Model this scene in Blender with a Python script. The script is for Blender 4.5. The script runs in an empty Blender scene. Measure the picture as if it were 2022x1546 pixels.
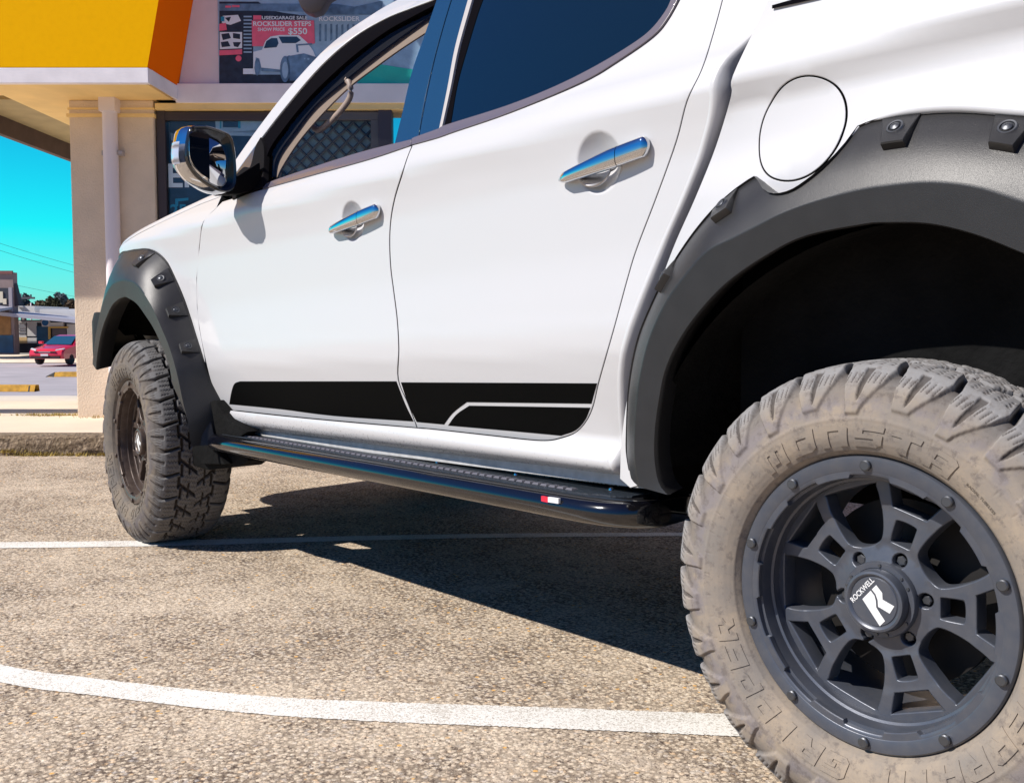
import bpy, bmesh, math, random
import numpy as np
from math import sin, cos, pi, radians
from mathutils import Vector, Matrix
from mathutils.geometry import delaunay_2d_cdt, tessellate_polygon
random.seed(7)
SC = bpy.context.scene
COL = SC.collection

# ------------------------------------------------------------------ camera
# world frame: x runs back along the truck, y runs across it (camera is at y<0), z up
F = 1977.0
CAM = np.array([3.785, -1.468, .821]); YAW = .8356; PITCH = .0654
_cy, _sy, _cp, _sp = cos(YAW), sin(YAW), cos(PITCH), sin(PITCH)
RV = np.array([_cy, _sy, 0.]); D0 = np.array([-_sy, _cy, 0.]); U0 = np.array([0, 0, 1.])
DV = D0*_cp - U0*_sp; UV = U0*_cp + D0*_sp
cam = bpy.data.objects.new('camera', bpy.data.cameras.new('camera')); COL.objects.link(cam)
cam.data.sensor_width = 36; cam.data.lens = F/2022*36; cam.data.clip_end = 2000; cam.data.clip_start = .05
cam.matrix_world = Matrix([[RV[0], UV[0], -DV[0], CAM[0]], [RV[1], UV[1], -DV[1], CAM[1]], [RV[2], UV[2], -DV[2], CAM[2]], [0, 0, 0, 1]])
SC.camera = cam

# ------------------------------------------------------------------ sky and sun
SUN = Vector((.40, 1.0, -1.0)).normalized()
elev = math.asin(-SUN.z)
w = bpy.data.worlds.new('World'); SC.world = w; w.use_nodes = True
nt = w.node_tree; bg = nt.nodes['Background']
sky = nt.nodes.new('ShaderNodeTexSky'); sky.sky_type = 'NISHITA'; sky.sun_disc = False
sky.sun_elevation = elev; sky.sun_rotation = math.atan2(-SUN.x, -SUN.y)
sky.air_density = 1.0; sky.dust_density = .25; sky.ozone_density = 1.5
# the photograph's sky: saturated cyan low down, deep blue overhead
wc = nt.nodes.new('ShaderNodeTexCoord'); ws = nt.nodes.new('ShaderNodeSeparateXYZ'); nt.links.new(wc.outputs['Generated'], ws.inputs[0])
wr = nt.nodes.new('ShaderNodeValToRGB'); el = wr.color_ramp.elements; nt.links.new(ws.outputs[2], wr.inputs[0])
while len(el) < 6: el.new(.5)
for k, (p, c) in zip(el, [(0, (.16, .40, .50)), (.09, (.012, .54, .54)), (.155, (.012, .45, .50)), (.25, (.012, .26, .40)), (.42, (.04, .16, .33)), (1, (.12, .13, .24))]): k.position = p; k.color = (*c, 1)
# deeper blue away from the bright street side of the sky
wb = nt.nodes.new('ShaderNodeValToRGB'); eb = wb.color_ramp.elements; nt.links.new(ws.outputs[2], wb.inputs[0])
while len(eb) < 4: eb.new(.5)
for k, (p, c) in zip(eb, [(0, (.15, .16, .21)), (.10, (.06, .17, .27)), (.32, (.02, .16, .33)), (1, (.13, .125, .24))]): k.position = p; k.color = (*c, 1)
wd = nt.nodes.new('ShaderNodeVectorMath'); wd.operation = 'DOT_PRODUCT'; wd.inputs[1].default_value = (-.94, .34, 0); nt.links.new(wc.outputs['Generated'], wd.inputs[0])
wf = nt.nodes.new('ShaderNodeMapRange'); wf.interpolation_type = 'SMOOTHSTEP'; wf.inputs[1].default_value = .25; wf.inputs[2].default_value = .85; nt.links.new(wd.outputs['Value'], wf.inputs[0])
wx = nt.nodes.new('ShaderNodeMix'); wx.data_type = 'RGBA'; nt.links.new(wf.outputs[0], wx.inputs[0]); nt.links.new(wb.outputs[0], wx.inputs[6]); nt.links.new(wr.outputs[0], wx.inputs[7])
wm = nt.nodes.new('ShaderNodeVectorMath'); wm.operation = 'MULTIPLY'; w5 = nt.nodes.new('ShaderNodeVectorMath'); w5.operation = 'SCALE'; w5.inputs['Scale'].default_value = 5.0
nt.links.new(sky.outputs[0], wm.inputs[0]); nt.links.new(wx.outputs[2], w5.inputs[0]); nt.links.new(w5.outputs[0], wm.inputs[1]); nt.links.new(wm.outputs[0], bg.inputs[0])
bg.inputs[1].default_value = .05
sl = bpy.data.lights.new('sun', 'SUN'); sl.energy = 4.8; sl.angle = radians(.5); sl.color = (1, .945, .88)
so = bpy.data.objects.new('sun', sl); COL.objects.link(so); so.rotation_euler = SUN.to_track_quat('-Z', 'Y').to_euler()
SC.view_settings.view_transform = 'Standard'; SC.view_settings.look = 'None'; SC.view_settings.exposure = .25; SC.view_settings.gamma = 1
SC.render.engine = 'CYCLES'

# ------------------------------------------------------------------ tools
def tag(o, label=None, cat=None, group=None, kind=None):
    if label: o['label'] = label
    if cat: o['category'] = cat
    if group: o['group'] = group
    if kind: o['kind'] = kind
    return o
def empty(name, loc=(0, 0, 0), rz=0, parent=None, **k):
    o = bpy.data.objects.new(name, None); COL.objects.link(o); o.location = loc; o.rotation_euler = (0, 0, rz)
    o.empty_display_size = .1
    if parent: o.parent = parent
    return tag(o, **k)
def mesh_obj(name, verts, faces, mat, parent=None, smooth=False, normals=None, mats=None, midx=None):
    me = bpy.data.meshes.new(name); me.from_pydata([tuple(map(float, v)) for v in verts], [], [tuple(map(int, f)) for f in faces])
    for m in (mats or [mat]): me.materials.append(m)
    if midx is not None: me.polygons.foreach_set('material_index', midx)
    me.polygons.foreach_set('use_smooth', [bool(smooth)]*len(me.polygons))
    me.update()
    if normals is not None: me.normals_split_custom_set_from_vertices([tuple(map(float, n)) for n in normals])
    o = bpy.data.objects.new(name, me); COL.objects.link(o)
    if parent: o.parent = parent
    return o
class MB:
    def __init__(s): s.v = []; s.f = []
    def add(s, v, f):
        n = len(s.v); s.v += [tuple(map(float, p)) for p in v]; s.f += [tuple(int(i)+n for i in q) for q in f]
    def box(s, x0, x1, y0, y1, z0, z1):
        s.add([(x0,y0,z0),(x1,y0,z0),(x1,y1,z0),(x0,y1,z0),(x0,y0,z1),(x1,y0,z1),(x1,y1,z1),(x0,y1,z1)],
              [(0,3,2,1),(4,5,6,7),(0,1,5,4),(1,2,6,5),(2,3,7,6),(3,0,4,7)])
    def loft(s, rings, close=True, caps=True):
        n = len(rings[0]); v = [p for r in rings for p in r]; f = []
        for i in range(len(rings)-1):
            for j in range(n if close else n-1):
                k = (j+1) % n; f.append((i*n+j, i*n+k, (i+1)*n+k, (i+1)*n+j))
        if caps: f.append(tuple(range(n-1, -1, -1))); f.append(tuple((len(rings)-1)*n+j for j in range(n)))
        s.add(v, f)
    def tube(s, pts, rad, n=10, flat=1.0):
        pts = [Vector(p) for p in pts]; rings = []
        for i, p in enumerate(pts):
            t = (pts[min(i+1, len(pts)-1)]-pts[max(i-1, 0)]).normalized()
            a = t.cross(Vector((0, 0, 1)));
            if a.length < .05: a = t.cross(Vector((1, 0, 0)))
            a.normalize(); b = a.cross(t); r = rad[i] if isinstance(rad, (list, tuple)) else rad
            rings.append([p+a*r*cos(2*pi*j/n)+b*r*flat*sin(2*pi*j/n) for j in range(n)])
        s.loft(rings)
    def prism(s, poly, axis, a, b):
        # poly in the two other axes, extruded from a to b along axis
        def P(u, v, c): return {0: (c, u, v), 1: (u, c, v), 2: (u, v, c)}[axis]
        n = len(poly); v = [P(*p, a) for p in poly]+[P(*p, b) for p in poly]
        s.add(v, [tuple(range(n)), tuple(range(2*n-1, n-1, -1))]+[(i, i+n, (i+1) % n+n, (i+1) % n) for i in range(n)])
    def lathe(s, prof, n=64, ax='y', c=(0, 0, 0), a0=0, a1=2*pi, close=True):
        # prof: (radius, along) pairs around the axis
        m = len(prof); v = []; N = n if close else n+1
        for i in range(N):
            a = a0+(a1-a0)*i/n
            for r, h in prof:
                v.append((c[0]+r*cos(a), c[1]+h, c[2]+r*sin(a)) if ax == 'y' else (c[0]+r*cos(a), c[1]+r*sin(a), c[2]+h))
        f = []
        for i in range(n):
            k = (i+1) % N
            for j in range(m-1): f.append((i*m+j, k*m+j, k*m+j+1, i*m+j+1))
        s.add(v, f)
    def build(s, name, mat, parent=None, smooth=False, bevel=0, auto=None):
        if bevel or auto is not None:
            bm = bmesh.new(); vs = [bm.verts.new(p) for p in s.v]
            for q in s.f:
                try: bm.faces.new([vs[i] for i in q])
                except ValueError: pass
            bmesh.ops.recalc_face_normals(bm, faces=bm.faces)
            if bevel: bmesh.ops.bevel(bm, geom=[e for e in bm.edges if len(e.link_faces) == 2 and e.calc_face_angle(0) > .5], offset=bevel, segments=2, profile=.6, affect='EDGES')
            me = bpy.data.meshes.new(name); bm.normal_update()
            for f in bm.faces: f.smooth = bool(smooth or auto is not None)
            if auto is not None:
                for e in bm.edges:
                    if len(e.link_faces) != 2 or e.calc_face_angle(0) > auto: e.smooth = False
            bm.to_mesh(me); bm.free(); me.materials.append(mat)
            o = bpy.data.objects.new(name, me); COL.objects.link(o)
            if parent: o.parent = parent
            return o
        return mesh_obj(name, s.v, s.f, mat, parent, smooth)
def catmull(pts, k=6, closed=False):
    P = [np.array(p, float) for p in pts]; n = len(P); out = []
    for i in range(n if closed else n-1):
        p0 = P[(i-1) % n] if closed or i else P[0]*2-P[1]
        p1 = P[i]; p2 = P[(i+1) % n]; p3 = P[(i+2) % n] if closed or i+2 < n else P[-1]*2-P[-2]
        for j in range(k):
            t = j/k; out.append(.5*((2*p1)+(-p0+p2)*t+(2*p0-5*p1+4*p2-p3)*t*t+(-p0+3*p1-3*p2+p3)*t**3))
    if not closed: out.append(P[-1])
    return out
def inside(pts, poly):
    pts = np.asarray(pts, float); poly = np.asarray(poly, float); x, y = pts[:, 0], pts[:, 1]; c = np.zeros(len(pts), bool)
    x0, y0 = poly[:, 0], poly[:, 1]; x1, y1 = np.roll(x0, -1), np.roll(y0, -1)
    for a, b, d, e in zip(x0, y0, x1, y1):
        if b == e: continue
        c ^= ((b > y) != (e > y)) & (x < (d-a)*(y-b)/(e-b)+a)
    return c
def bdist(pts, poly):
    pts = np.asarray(pts, float); A = np.asarray(poly, float); B = np.roll(A, -1, 0); best = np.full(len(pts), 1e9)
    for a, b in zip(A, B):
        d = b-a; L = d@d
        if L == 0: continue
        t = np.clip(((pts-a)@d)/L, 0, 1); q = a+t[:, None]*d; best = np.minimum(best, np.hypot(*(pts-q).T))
    return best
def resample(poly, step):
    out = []
    for a, b in zip(poly, poly[1:]+poly[:1]):
        a = np.array(a, float); b = np.array(b, float); n = max(1, int(np.hypot(*(b-a))/step+.5))
        for i in range(n): out.append(a+(b-a)*i/n)
    return out
def panel(name, poly, S, mat, parent, step=.03, depth=.014, off=0., holes=(), extra=None, rnd=.0016, back=False, rim=None):
    """A sheet with the outline poly in (x,z), lying on y=S(x,z)+off, with rounded turned-in edges."""
    loops = [resample([tuple(p) for p in poly], step)]+[resample([tuple(p) for p in h], step) for h in holes]
    allp = []; edges = []
    for l in loops:
        n0 = len(allp); allp += [tuple(p) for p in l]; edges += [(n0+i, n0+(i+1) % len(l)) for i in range(len(l))]
    A = np.array(loops[0]); mn, mx = A.min(0), A.max(0)
    gx, gz = np.meshgrid(np.arange(mn[0], mx[0], step), np.arange(mn[1], mx[1], step)); g = np.stack([gx.ravel(), gz.ravel()], 1)
    if extra is not None: 
        ex = np.array(extra); g = np.concatenate([g, ex])
    g = g[inside(g, loops[0])]
    for l in loops:
        if len(g): g = g[bdist(g, l) > step*.4]
    for h in loops[1:]: g = g[~inside(g, h)]
    V = [Vector(p) for p in allp]+[Vector(p) for p in g]
    r = delaunay_2d_cdt(V, edges, [], 0, 1e-7)
    P = np.array([tuple(v) for v in r[0]]); T = [tuple(f) for f in r[2]]
    cen = np.array([P[list(t)].mean(0) for t in T]); ok = inside(cen, loops[0])
    for h in loops[1:]: ok &= ~inside(cen, h)
    T = [t for t, k in zip(T, ok) if k]
    def sf(p): return np.array([S(a, b) for a, b in p])+off
    e = 1e-3; y = sf(P); sx = (sf(P+[e, 0])-sf(P-[e, 0]))/(2*e); sz = (sf(P+[0, e])-sf(P-[0, e]))/(2*e)
    N = np.stack([sx, -np.ones(len(P)), sz], 1); N /= np.linalg.norm(N, axis=1)[:, None]
    fix = []
    for t in T:
        a, b, c = (P[i] for i in t[:3]); ar = (b[0]-a[0])*(c[1]-a[1])-(b[1]-a[1])*(c[0]-a[0])
        fix.append(t if ar > 0 else t[::-1])
    T = fix
    cnt = {}
    for t in T:
        for i in range(len(t)): cnt[(t[i], t[(i+1) % len(t)])] = 1
    be = [k for k in cnt if (k[1], k[0]) not in cnt]
    nv = len(P); out = {}
    for a, b in be:
        d = P[b]-P[a]; d = d/(np.hypot(*d)+1e-12); o = np.array([d[1], -d[0]])
        out.setdefault(a, []).append(o); out.setdefault(b, []).append(o)
    ids = {}; verts = [(p[0], yy, p[1]) for p, yy in zip(P, y)]; norms = [tuple(n) for n in N]
    for a, os_ in out.items():
        o = np.mean(os_, 0); o = o/(np.hypot(*o)+1e-9)
        k = len(verts); ids[a] = k
        verts.append((P[a][0]+o[0]*rnd, y[a]+rnd, P[a][1]+o[1]*rnd)); norms.append((o[0], -.15, o[1]))
        verts.append((P[a][0]+o[0]*rnd, y[a]+depth, P[a][1]+o[1]*rnd)); norms.append((o[0], 0, o[1]))
    faces = list(T); mi = [0]*len(T)
    for a, b in be:
        faces.append((b, a, ids[a], ids[b])); faces.append((ids[b], ids[a], ids[a]+1, ids[b]+1)); mi += [0, 1 if rim else 0]
    if back:
        nb = len(verts); verts += [(p[0], yy+depth, p[1]) for p, yy in zip(P, y)]; norms += [(-n[0], -n[1], -n[2]) for n in N]
        faces += [tuple(i+nb for i in t[::-1]) for t in T]; mi += [0]*len(T)
    return mesh_obj(name, verts, faces, mat, parent, True, norms, [mat, rim] if rim else None, mi)
def fill(name, poly, mat, parent, at):
    """flat polygon with a mapping at(u,v)->xyz"""
    t = tessellate_polygon([[Vector((p[0], p[1], 0)) for p in poly]])
    return [at(*p) for p in poly], t

# ------------------------------------------------------------------ materials
def nodes(name):
    m = bpy.data.materials.new(name); m.use_nodes = True; nt = m.node_tree
    return m, nt, nt.nodes['Principled BSDF']
def mat(name, col, rough=.5, metal=0, coat=0, spec=.5, bump=0, bscale=60, var=0, vscale=8, coat_r=.03, dist=.002):
    m, nt, b = nodes(name)
    b.inputs['Base Color'].default_value = (*col, 1); b.inputs['Roughness'].default_value = rough; b.inputs['Metallic'].default_value = metal
    b.inputs['Coat Weight'].default_value = coat; b.inputs['Coat Roughness'].default_value = coat_r; b.inputs['Specular IOR Level'].default_value = spec
    tc = nt.nodes.new('ShaderNodeTexCoord')
    if var:
        n = nt.nodes.new('ShaderNodeTexNoise'); n.inputs['Scale'].default_value = vscale; n.inputs['Detail'].default_value = 6; nt.links.new(tc.outputs['Object'], n.inputs['Vector'])
        r = nt.nodes.new('ShaderNodeMapRange'); r.inputs[1].default_value = .3; r.inputs[2].default_value = .7; r.inputs[3].default_value = 1-var; r.inputs[4].default_value = 1+var
        x = nt.nodes.new('ShaderNodeVectorMath'); x.operation = 'SCALE'; x.inputs[0].default_value = col
        nt.links.new(n.outputs[0], r.inputs[0]); nt.links.new(r.outputs[0], x.inputs['Scale']); nt.links.new(x.outputs[0], b.inputs['Base Color'])
    if bump:
        n = nt.nodes.new('ShaderNodeTexNoise'); n.inputs['Scale'].default_value = bscale; n.inputs['Detail'].default_value = 4; nt.links.new(tc.outputs['Object'], n.inputs['Vector'])
        bp = nt.nodes.new('ShaderNodeBump'); bp.inputs['Strength'].default_value = bump; bp.inputs['Distance'].default_value = dist
        nt.links.new(n.outputs[0], bp.inputs['Height']); nt.links.new(bp.outputs[0], b.inputs['Normal'])
    return m
def ramp(nt, src, stops):
    r = nt.nodes.new('ShaderNodeValToRGB'); e = r.color_ramp.elements
    while len(e) < len(stops): e.new(.5)
    for k, (p, c) in zip(e, stops): k.position = p; k.color = (*c, 1)
    nt.links.new(src, r.inputs[0]); return r.outputs[0]
def mix(nt, fac, a, b, mode='MIX'):
    m = nt.nodes.new('ShaderNodeMix'); m.data_type = 'RGBA'; m.blend_type = mode
    for s, v in ((m.inputs[0], fac), (m.inputs[6], a), (m.inputs[7], b)):
        if hasattr(v, 'is_linked'): nt.links.new(v, s)
        elif isinstance(v, (int, float)): s.default_value = v
        else: s.default_value = (*v, 1)
    return m.outputs[2]
def tex(nt, kind, scale, src='Object', detail=4, rough=.55, **k):
    tc = nt.nodes.new('ShaderNodeTexCoord')
    n = nt.nodes.new(kind); n.inputs['Scale'].default_value = scale
    if kind == 'ShaderNodeTexNoise': n.inputs['Detail'].default_value = detail; n.inputs['Roughness'].default_value = rough
    for a, v in k.items(): setattr(n, a, v)
    nt.links.new(tc.outputs[src], n.inputs['Vector']); return n
def sepz(nt, src='Object'):
    tc = nt.nodes.new('ShaderNodeTexCoord'); s = nt.nodes.new('ShaderNodeSeparateXYZ'); nt.links.new(tc.outputs[src], s.inputs[0]); return s
def mrange(nt, src, a, b, c=0, d=1):
    r = nt.nodes.new('ShaderNodeMapRange'); nt.links.new(src, r.inputs[0])
    for i, v in zip((1, 2, 3, 4), (a, b, c, d)): r.inputs[i].default_value = v
    return r.outputs[0]
def math_(nt, op, a, b=0.):
    m = nt.nodes.new('ShaderNodeMath'); m.operation = op
    for s, v in ((m.inputs[0], a), (m.inputs[1], b)):
        if hasattr(v, 'is_linked'): nt.links.new(v, s)
        else: s.default_value = v
    return m.outputs[0]
def bumpn(nt, b, h, strength, dist=.002):
    bp = nt.nodes.new('ShaderNodeBump'); bp.inputs['Strength'].default_value = strength; bp.inputs['Distance'].default_value = dist
    nt.links.new(h, bp.inputs['Height']); nt.links.new(bp.outputs[0], b.inputs['Normal'])

WHITE = mat('white_paint', (.556, .554, .559), .4, coat=.35, coat_r=.02, spec=.3)
GLOSSBLK = mat('gloss_black', (.012, .012, .013), .12, coat=.5)
STRIPE = mat('stripe_vinyl', (.002, .002, .002), .6, spec=.05)
PLAST = mat('flare_plastic', (.017, .0165, .017), .40, bump=.5, bscale=900, dist=.0006, spec=.55, var=.12, vscale=30)
PLASTIN = mat('liner_plastic', (.009, .009, .009), .9, bump=.6, bscale=40, spec=.06, var=.4, vscale=6, dist=.01)
RUBBER = mat('seal_rubber', (.004, .0035, .005), .9, spec=.02)
CHROME = mat('chrome', (.66, .67, .69), .04, metal=1)
GAP = mat('gap_black', (.006, .006, .006), .9, spec=.05)
TRIM = mat('molding', (.14, .12, .14), .25, coat=.3)
BEIGE = mat('interior_trim', (.24, .165, .12), .75, bump=.2, bscale=300)
INTBLK = mat('interior_black', (.007, .006, .007), .8, bump=.3, bscale=200, spec=.08)
TINT = mat('privacy_glass', (.002, .010, .017), .03, spec=.7, coat=.6, coat_r=.01)
PILLARBLK = mat('pillar_applique', (.012, .05, .10), .12, spec=1.0, coat=1, coat_r=.05)
STEPBLK = mat('step_enamel', (.004, .004, .006), .12, spec=.6, coat=.6, coat_r=.03)
def glass_mat(name, tint=(.9, .95, .95), refl=.35):
    m, nt, b = nodes(name); nt.nodes.remove(b)
    t = nt.nodes.new('ShaderNodeBsdfTransparent'); t.inputs[0].default_value = (*tint, 1)
    g = nt.nodes.new('ShaderNodeBsdfGlossy'); g.inputs['Roughness'].default_value = .01
    lw = nt.nodes.new('ShaderNodeFresnel'); lw.inputs[0].default_value = 1.45
    k = nt.nodes.new('ShaderNodeMixShader'); nt.links.new(math_(nt, 'MULTIPLY', lw.outputs[0], refl), k.inputs[0]); nt.links.new(t.outputs[0], k.inputs[1]); nt.links.new(g.outputs[0], k.inputs[2])
    nt.links.new(k.outputs[0], nt.nodes['Material Output'].inputs[0]); return m
GLASS = glass_mat('car_glass', (.93, .96, .96), .25); CLEAR = glass_mat('clear_glass', (.95, .97, .97))
MIRROR = mat('mirror_silver', (.85, .87, .88), .01, metal=1)
def sill_paint():
    m, nt, b = nodes('dusty_sill_paint'); z = sepz(nt)
    n = tex(nt, 'ShaderNodeTexNoise', 170, detail=3); n2 = tex(nt, 'ShaderNodeTexNoise', 22, detail=5)
    low = mrange(nt, z.outputs[2], .565, .485)
    t = math_(nt, 'ADD', math_(nt, 'MULTIPLY', low, .20), math_(nt, 'MULTIPLY', n2.outputs[0], .08))
    sp = mrange(nt, math_(nt, 'ADD', n.outputs[0], t), .74, .80)
    g = mrange(nt, z.outputs[2], .515, .46)
    c = mix(nt, math_(nt, 'MULTIPLY', g, n2.outputs[0]), (.575, .570, .572), (.32, .29, .26))
    nt.links.new(mix(nt, math_(nt, 'MULTIPLY', sp, low), c, (.10, .09, .085)), b.inputs['Base Color'])
    b.inputs['Roughness'].default_value = .45; b.inputs['Coat Weight'].default_value = .5; return m
SILL = sill_paint()
def tyre_mat(name, tone=1.):
    m, nt, b = nodes(name); tc = nt.nodes.new('ShaderNodeTexCoord')
    s = nt.nodes.new('ShaderNodeSeparateXYZ'); nt.links.new(tc.outputs['Object'], s.inputs[0])
    rr = math_(nt, 'SQRT', math_(nt, 'ADD', math_(nt, 'MULTIPLY', s.outputs[0], s.outputs[0]), math_(nt, 'MULTIPLY', s.outputs[2], s.outputs[2])))
    n = tex(nt, 'ShaderNodeTexNoise', 9, detail=5); n2 = tex(nt, 'ShaderNodeTexNoise', 140, detail=4); n3 = tex(nt, 'ShaderNodeTexNoise', 28, detail=6)
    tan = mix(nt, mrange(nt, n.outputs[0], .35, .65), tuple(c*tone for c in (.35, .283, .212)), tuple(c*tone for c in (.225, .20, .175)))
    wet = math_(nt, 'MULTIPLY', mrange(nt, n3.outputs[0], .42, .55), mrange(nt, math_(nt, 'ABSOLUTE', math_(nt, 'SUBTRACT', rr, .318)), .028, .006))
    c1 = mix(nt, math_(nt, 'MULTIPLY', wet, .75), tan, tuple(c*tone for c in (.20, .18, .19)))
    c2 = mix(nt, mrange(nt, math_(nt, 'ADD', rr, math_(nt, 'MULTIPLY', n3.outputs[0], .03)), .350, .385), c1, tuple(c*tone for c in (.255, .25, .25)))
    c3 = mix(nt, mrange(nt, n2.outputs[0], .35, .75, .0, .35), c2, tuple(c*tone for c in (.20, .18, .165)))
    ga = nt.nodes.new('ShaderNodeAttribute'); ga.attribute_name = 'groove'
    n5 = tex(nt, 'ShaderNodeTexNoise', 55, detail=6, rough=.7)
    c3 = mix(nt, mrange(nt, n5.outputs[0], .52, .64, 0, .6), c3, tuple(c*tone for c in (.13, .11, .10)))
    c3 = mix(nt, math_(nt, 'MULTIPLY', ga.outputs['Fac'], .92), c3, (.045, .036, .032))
    nt.links.new(c3, b.inputs['Base Color']); b.inputs['Roughness'].default_value = .88; b.inputs['Specular IOR Level'].default_value = .2
    bumpn(nt, b, n2.outputs[0], .35, .0012); return m
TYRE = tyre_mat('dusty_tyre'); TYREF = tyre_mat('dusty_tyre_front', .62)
def rim_mat(name, col, dust):
    m, nt, b = nodes(name); n = tex(nt, 'ShaderNodeTexNoise', 45, detail=6); n2 = tex(nt, 'ShaderNodeTexNoise', 600, detail=2)
    nt.links.new(mix(nt, mrange(nt, n.outputs[0], .38, .75, 0, .35), col, dust), b.inputs['Base Color'])
    b.inputs['Roughness'].default_value = .36; b.inputs['Metallic'].default_value = .35; b.inputs['Specular IOR Level'].default_value = .6
    bumpn(nt, b, n2.outputs[0], .25, .0004); return m
RIM = rim_mat('satin_black_alloy', (.078, .088, .112), (.15, .145, .145)); RIMF = rim_mat('dusty_alloy', (.085, .062, .052), (.24, .18, .14))
BOLTM = mat('bolt_steel', (.11, .115, .125), .42, metal=.8)
EMBL = mat('emblem_silver', (.85, .86, .86), .35, metal=.2)

# ------------------------------------------------------------------ picking helpers
def ray(px, py): return DV+RV*(px-1011)/F-UV*(py-773)/F
def onplane(px, py, ax, v):
    q = ray(px, py); return CAM+q*((v-CAM[ax])/q[ax])
def hit(px, py, S):
    y = .04
    for _ in range(25):
        P = onplane(px, py, 1, y); y = .5*y+.5*S(P[0], P[2])
    return P
def outline(segs, S, k=5):
    """segs: lists of photo points measured on the body side; each list is smoothed, corners stay between lists"""
    out = []
    for s in segs:
        pts = [tuple(p) for p in (catmull(s, k) if len(s) > 2 else s)]
        for p in pts:
            P = hit(p[0], p[1], S); q = (P[0], P[2])
            if not out or math.hypot(q[0]-out[-1][0], q[1]-out[-1][1]) > .0015: out.append(q)
    if math.hypot(out[0][0]-out[-1][0], out[0][1]-out[-1][1]) < .0015: out.pop()
    return out
def hermite(cp):
    X = [c[0] for c in cp]; Y = [c[1] for c in cp]; n = len(X)
    d = [(Y[i+1]-Y[i])/(X[i+1]-X[i]) for i in range(n-1)]
    m = [d[0]]+[0 if d[i-1]*d[i] <= 0 else 2*d[i-1]*d[i]/(d[i-1]+d[i]) for i in range(1, n-1)]+[d[-1]]
    def f(x):
        if x <= X[0]: return Y[0]+m[0]*(x-X[0])
        if x >= X[-1]: return Y[-1]+m[-1]*(x-X[-1])
        i = 0
        while x > X[i+1]: i += 1
        h = X[i+1]-X[i]; t = (x-X[i])/h
        return (2*t**3-3*t*t+1)*Y[i]+(t**3-2*t*t+t)*h*m[i]+(-2*t**3+3*t*t)*Y[i+1]+(t**3-t*t)*h*m[i+1]
    return f
def crz(x): return 1.142+.045*(x-.25)
def zbelt(x): return 1.25+.047*(x-.7)
def plan(x): return .22*max(0., .1-x)**2+(2.2*max(0., -.40-x)**2)
# door section: height relative to the shoulder crease
_door = hermite([(-.60, .070), (-.55, .056), (-.50, .043), (-.465, .036), (-.43, .035), (-.38, .039), (-.25, .048), (-.12, .047), (-.06, .041), (-.02, .034), (0, .031), (.02, .036), (.05, .049), (.085, .078), (.10, .086), (.30, .166), (.50, .262), (.60, .36)])
BOWLS = [(2.376, 1.151, .060, .026), (1.470, 1.103, .052, .024)]
def S_door(x, z):
    y = _door(z-crz(x))
    for bx, bz, r, dp in BOWLS:
        d = math.hypot(x-bx, z-bz)/r
        if d < 1: y += dp*(1-d*d)**1.0 if d > .0 else dp
    return y+plan(x)
_sill = hermite([(.40, .130), (.452, .118), (.456, .112), (.462, .102), (.470, .094), (.48, .074), (.495, .062), (.515, .054), (.535, .052), (.55, .056), (.565, .066), (.58, .075)])
def S_sill(x, z): return _sill(z)+plan(x)
_bed = hermite([(-.80, .06), (-.45, .05), (-.20, .040), (-.11, .052), (-.055, .050), (-.015, .032), (0, .026), (.02, .030), (.06, .042), (.18, .060), (.25, .070)])
def arch_bulge(x, z, cx=3.07):
    d = math.hypot((x-cx)/.56, (z-.45)/.70)-1
    return -.034*math.exp(-(max(d, 0)/.13)**1.3)
def S_bed(x, z): return _bed(z-crz(x))+arch_bulge(x, z)*.9
def S_fender(x, z):
    return _door(min(z-crz(x), .05))+max(0, z-crz(x)-.05)*.9+plan(x)+.9*max(0., -.10-x)**2-.025*math.exp(-max(math.hypot(x/.56, (z-.45)/.62)-1, 0)/.15)*float(np.interp(x, [.26, .44], [1, 0]))
def S_quarter(x, z):
    # cab rear corner: rolls inwards towards the gap to the tray
    y = _door(z-crz(x)) if z > .56 else _sill(z)
    return y-.012*math.exp(-((x-xq(z)+.045)/.03)**2)
def xq(z):
    return np.interp(z, ZQ, XQ)
_gq = [(1222, 930), (1225, 870), (1240, 760), (1270, 650), (1300, 560), (1330, 480), (1370, 390), (1410, 290), (1440, 190), (1443, 149), (1504, 22), (1530, -40), (1555, -110)]
_t = [onplane(a, b, 1, .045) for a, b in _gq]; ZQ = [p[2] for p in _t]; XQ = [p[0] for p in _t]
# roll of the rear cab corner
def S_quarter(x, z):
    y = _door(z-crz(x)) if z > .60 else (_sill(z) if z < .55 else _door(z-crz(x))*(z-.55)/.05+_sill(z)*(1-(z-.55)/.05))
    d = x-(xq(z)-.034)
    return y-.010*math.exp(-((d+.03)/.022)**2)+(2.6*d*1.0 if d > 0 else 0)

# ================================================================== THE TRUCK
truck = empty('pickup_truck', label='white lifted dual cab pickup truck with black side stripes, flares and muddy off-road tyres', cat='pickup truck')
G1 = [(427, 410), (401, 439), (393, 490), (388, 550), (389, 607), (393, 646), (403, 699), (418, 758), (438, 798), (455, 811)]
SILLT = [(455, 811), (555, 822), (659, 832), (824, 846), (850, 848), (959, 860), (1040, 869), (1081, 871), (1108, 866), (1136, 855), (1157, 833), (1171, 803), (1182, 757), (1198, 700), (1215, 640), (1240, 548), (1258, 490), (1297, 388), (1336, 279), (1357, 200), (1385, 140), (1405, 80), (1427, 0), (1440, -60)]
G2 = [(814, 287), (804, 311), (792, 349), (780, 388), (772, 429), (769, 474), (771, 527), (777, 576), (784, 633), (787, 690), (786, 749), (805, 797), (824, 846)]
BELT_L = [(440, 398), (522, 373), (633, 342), (736, 313), (814, 287)]
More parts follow.
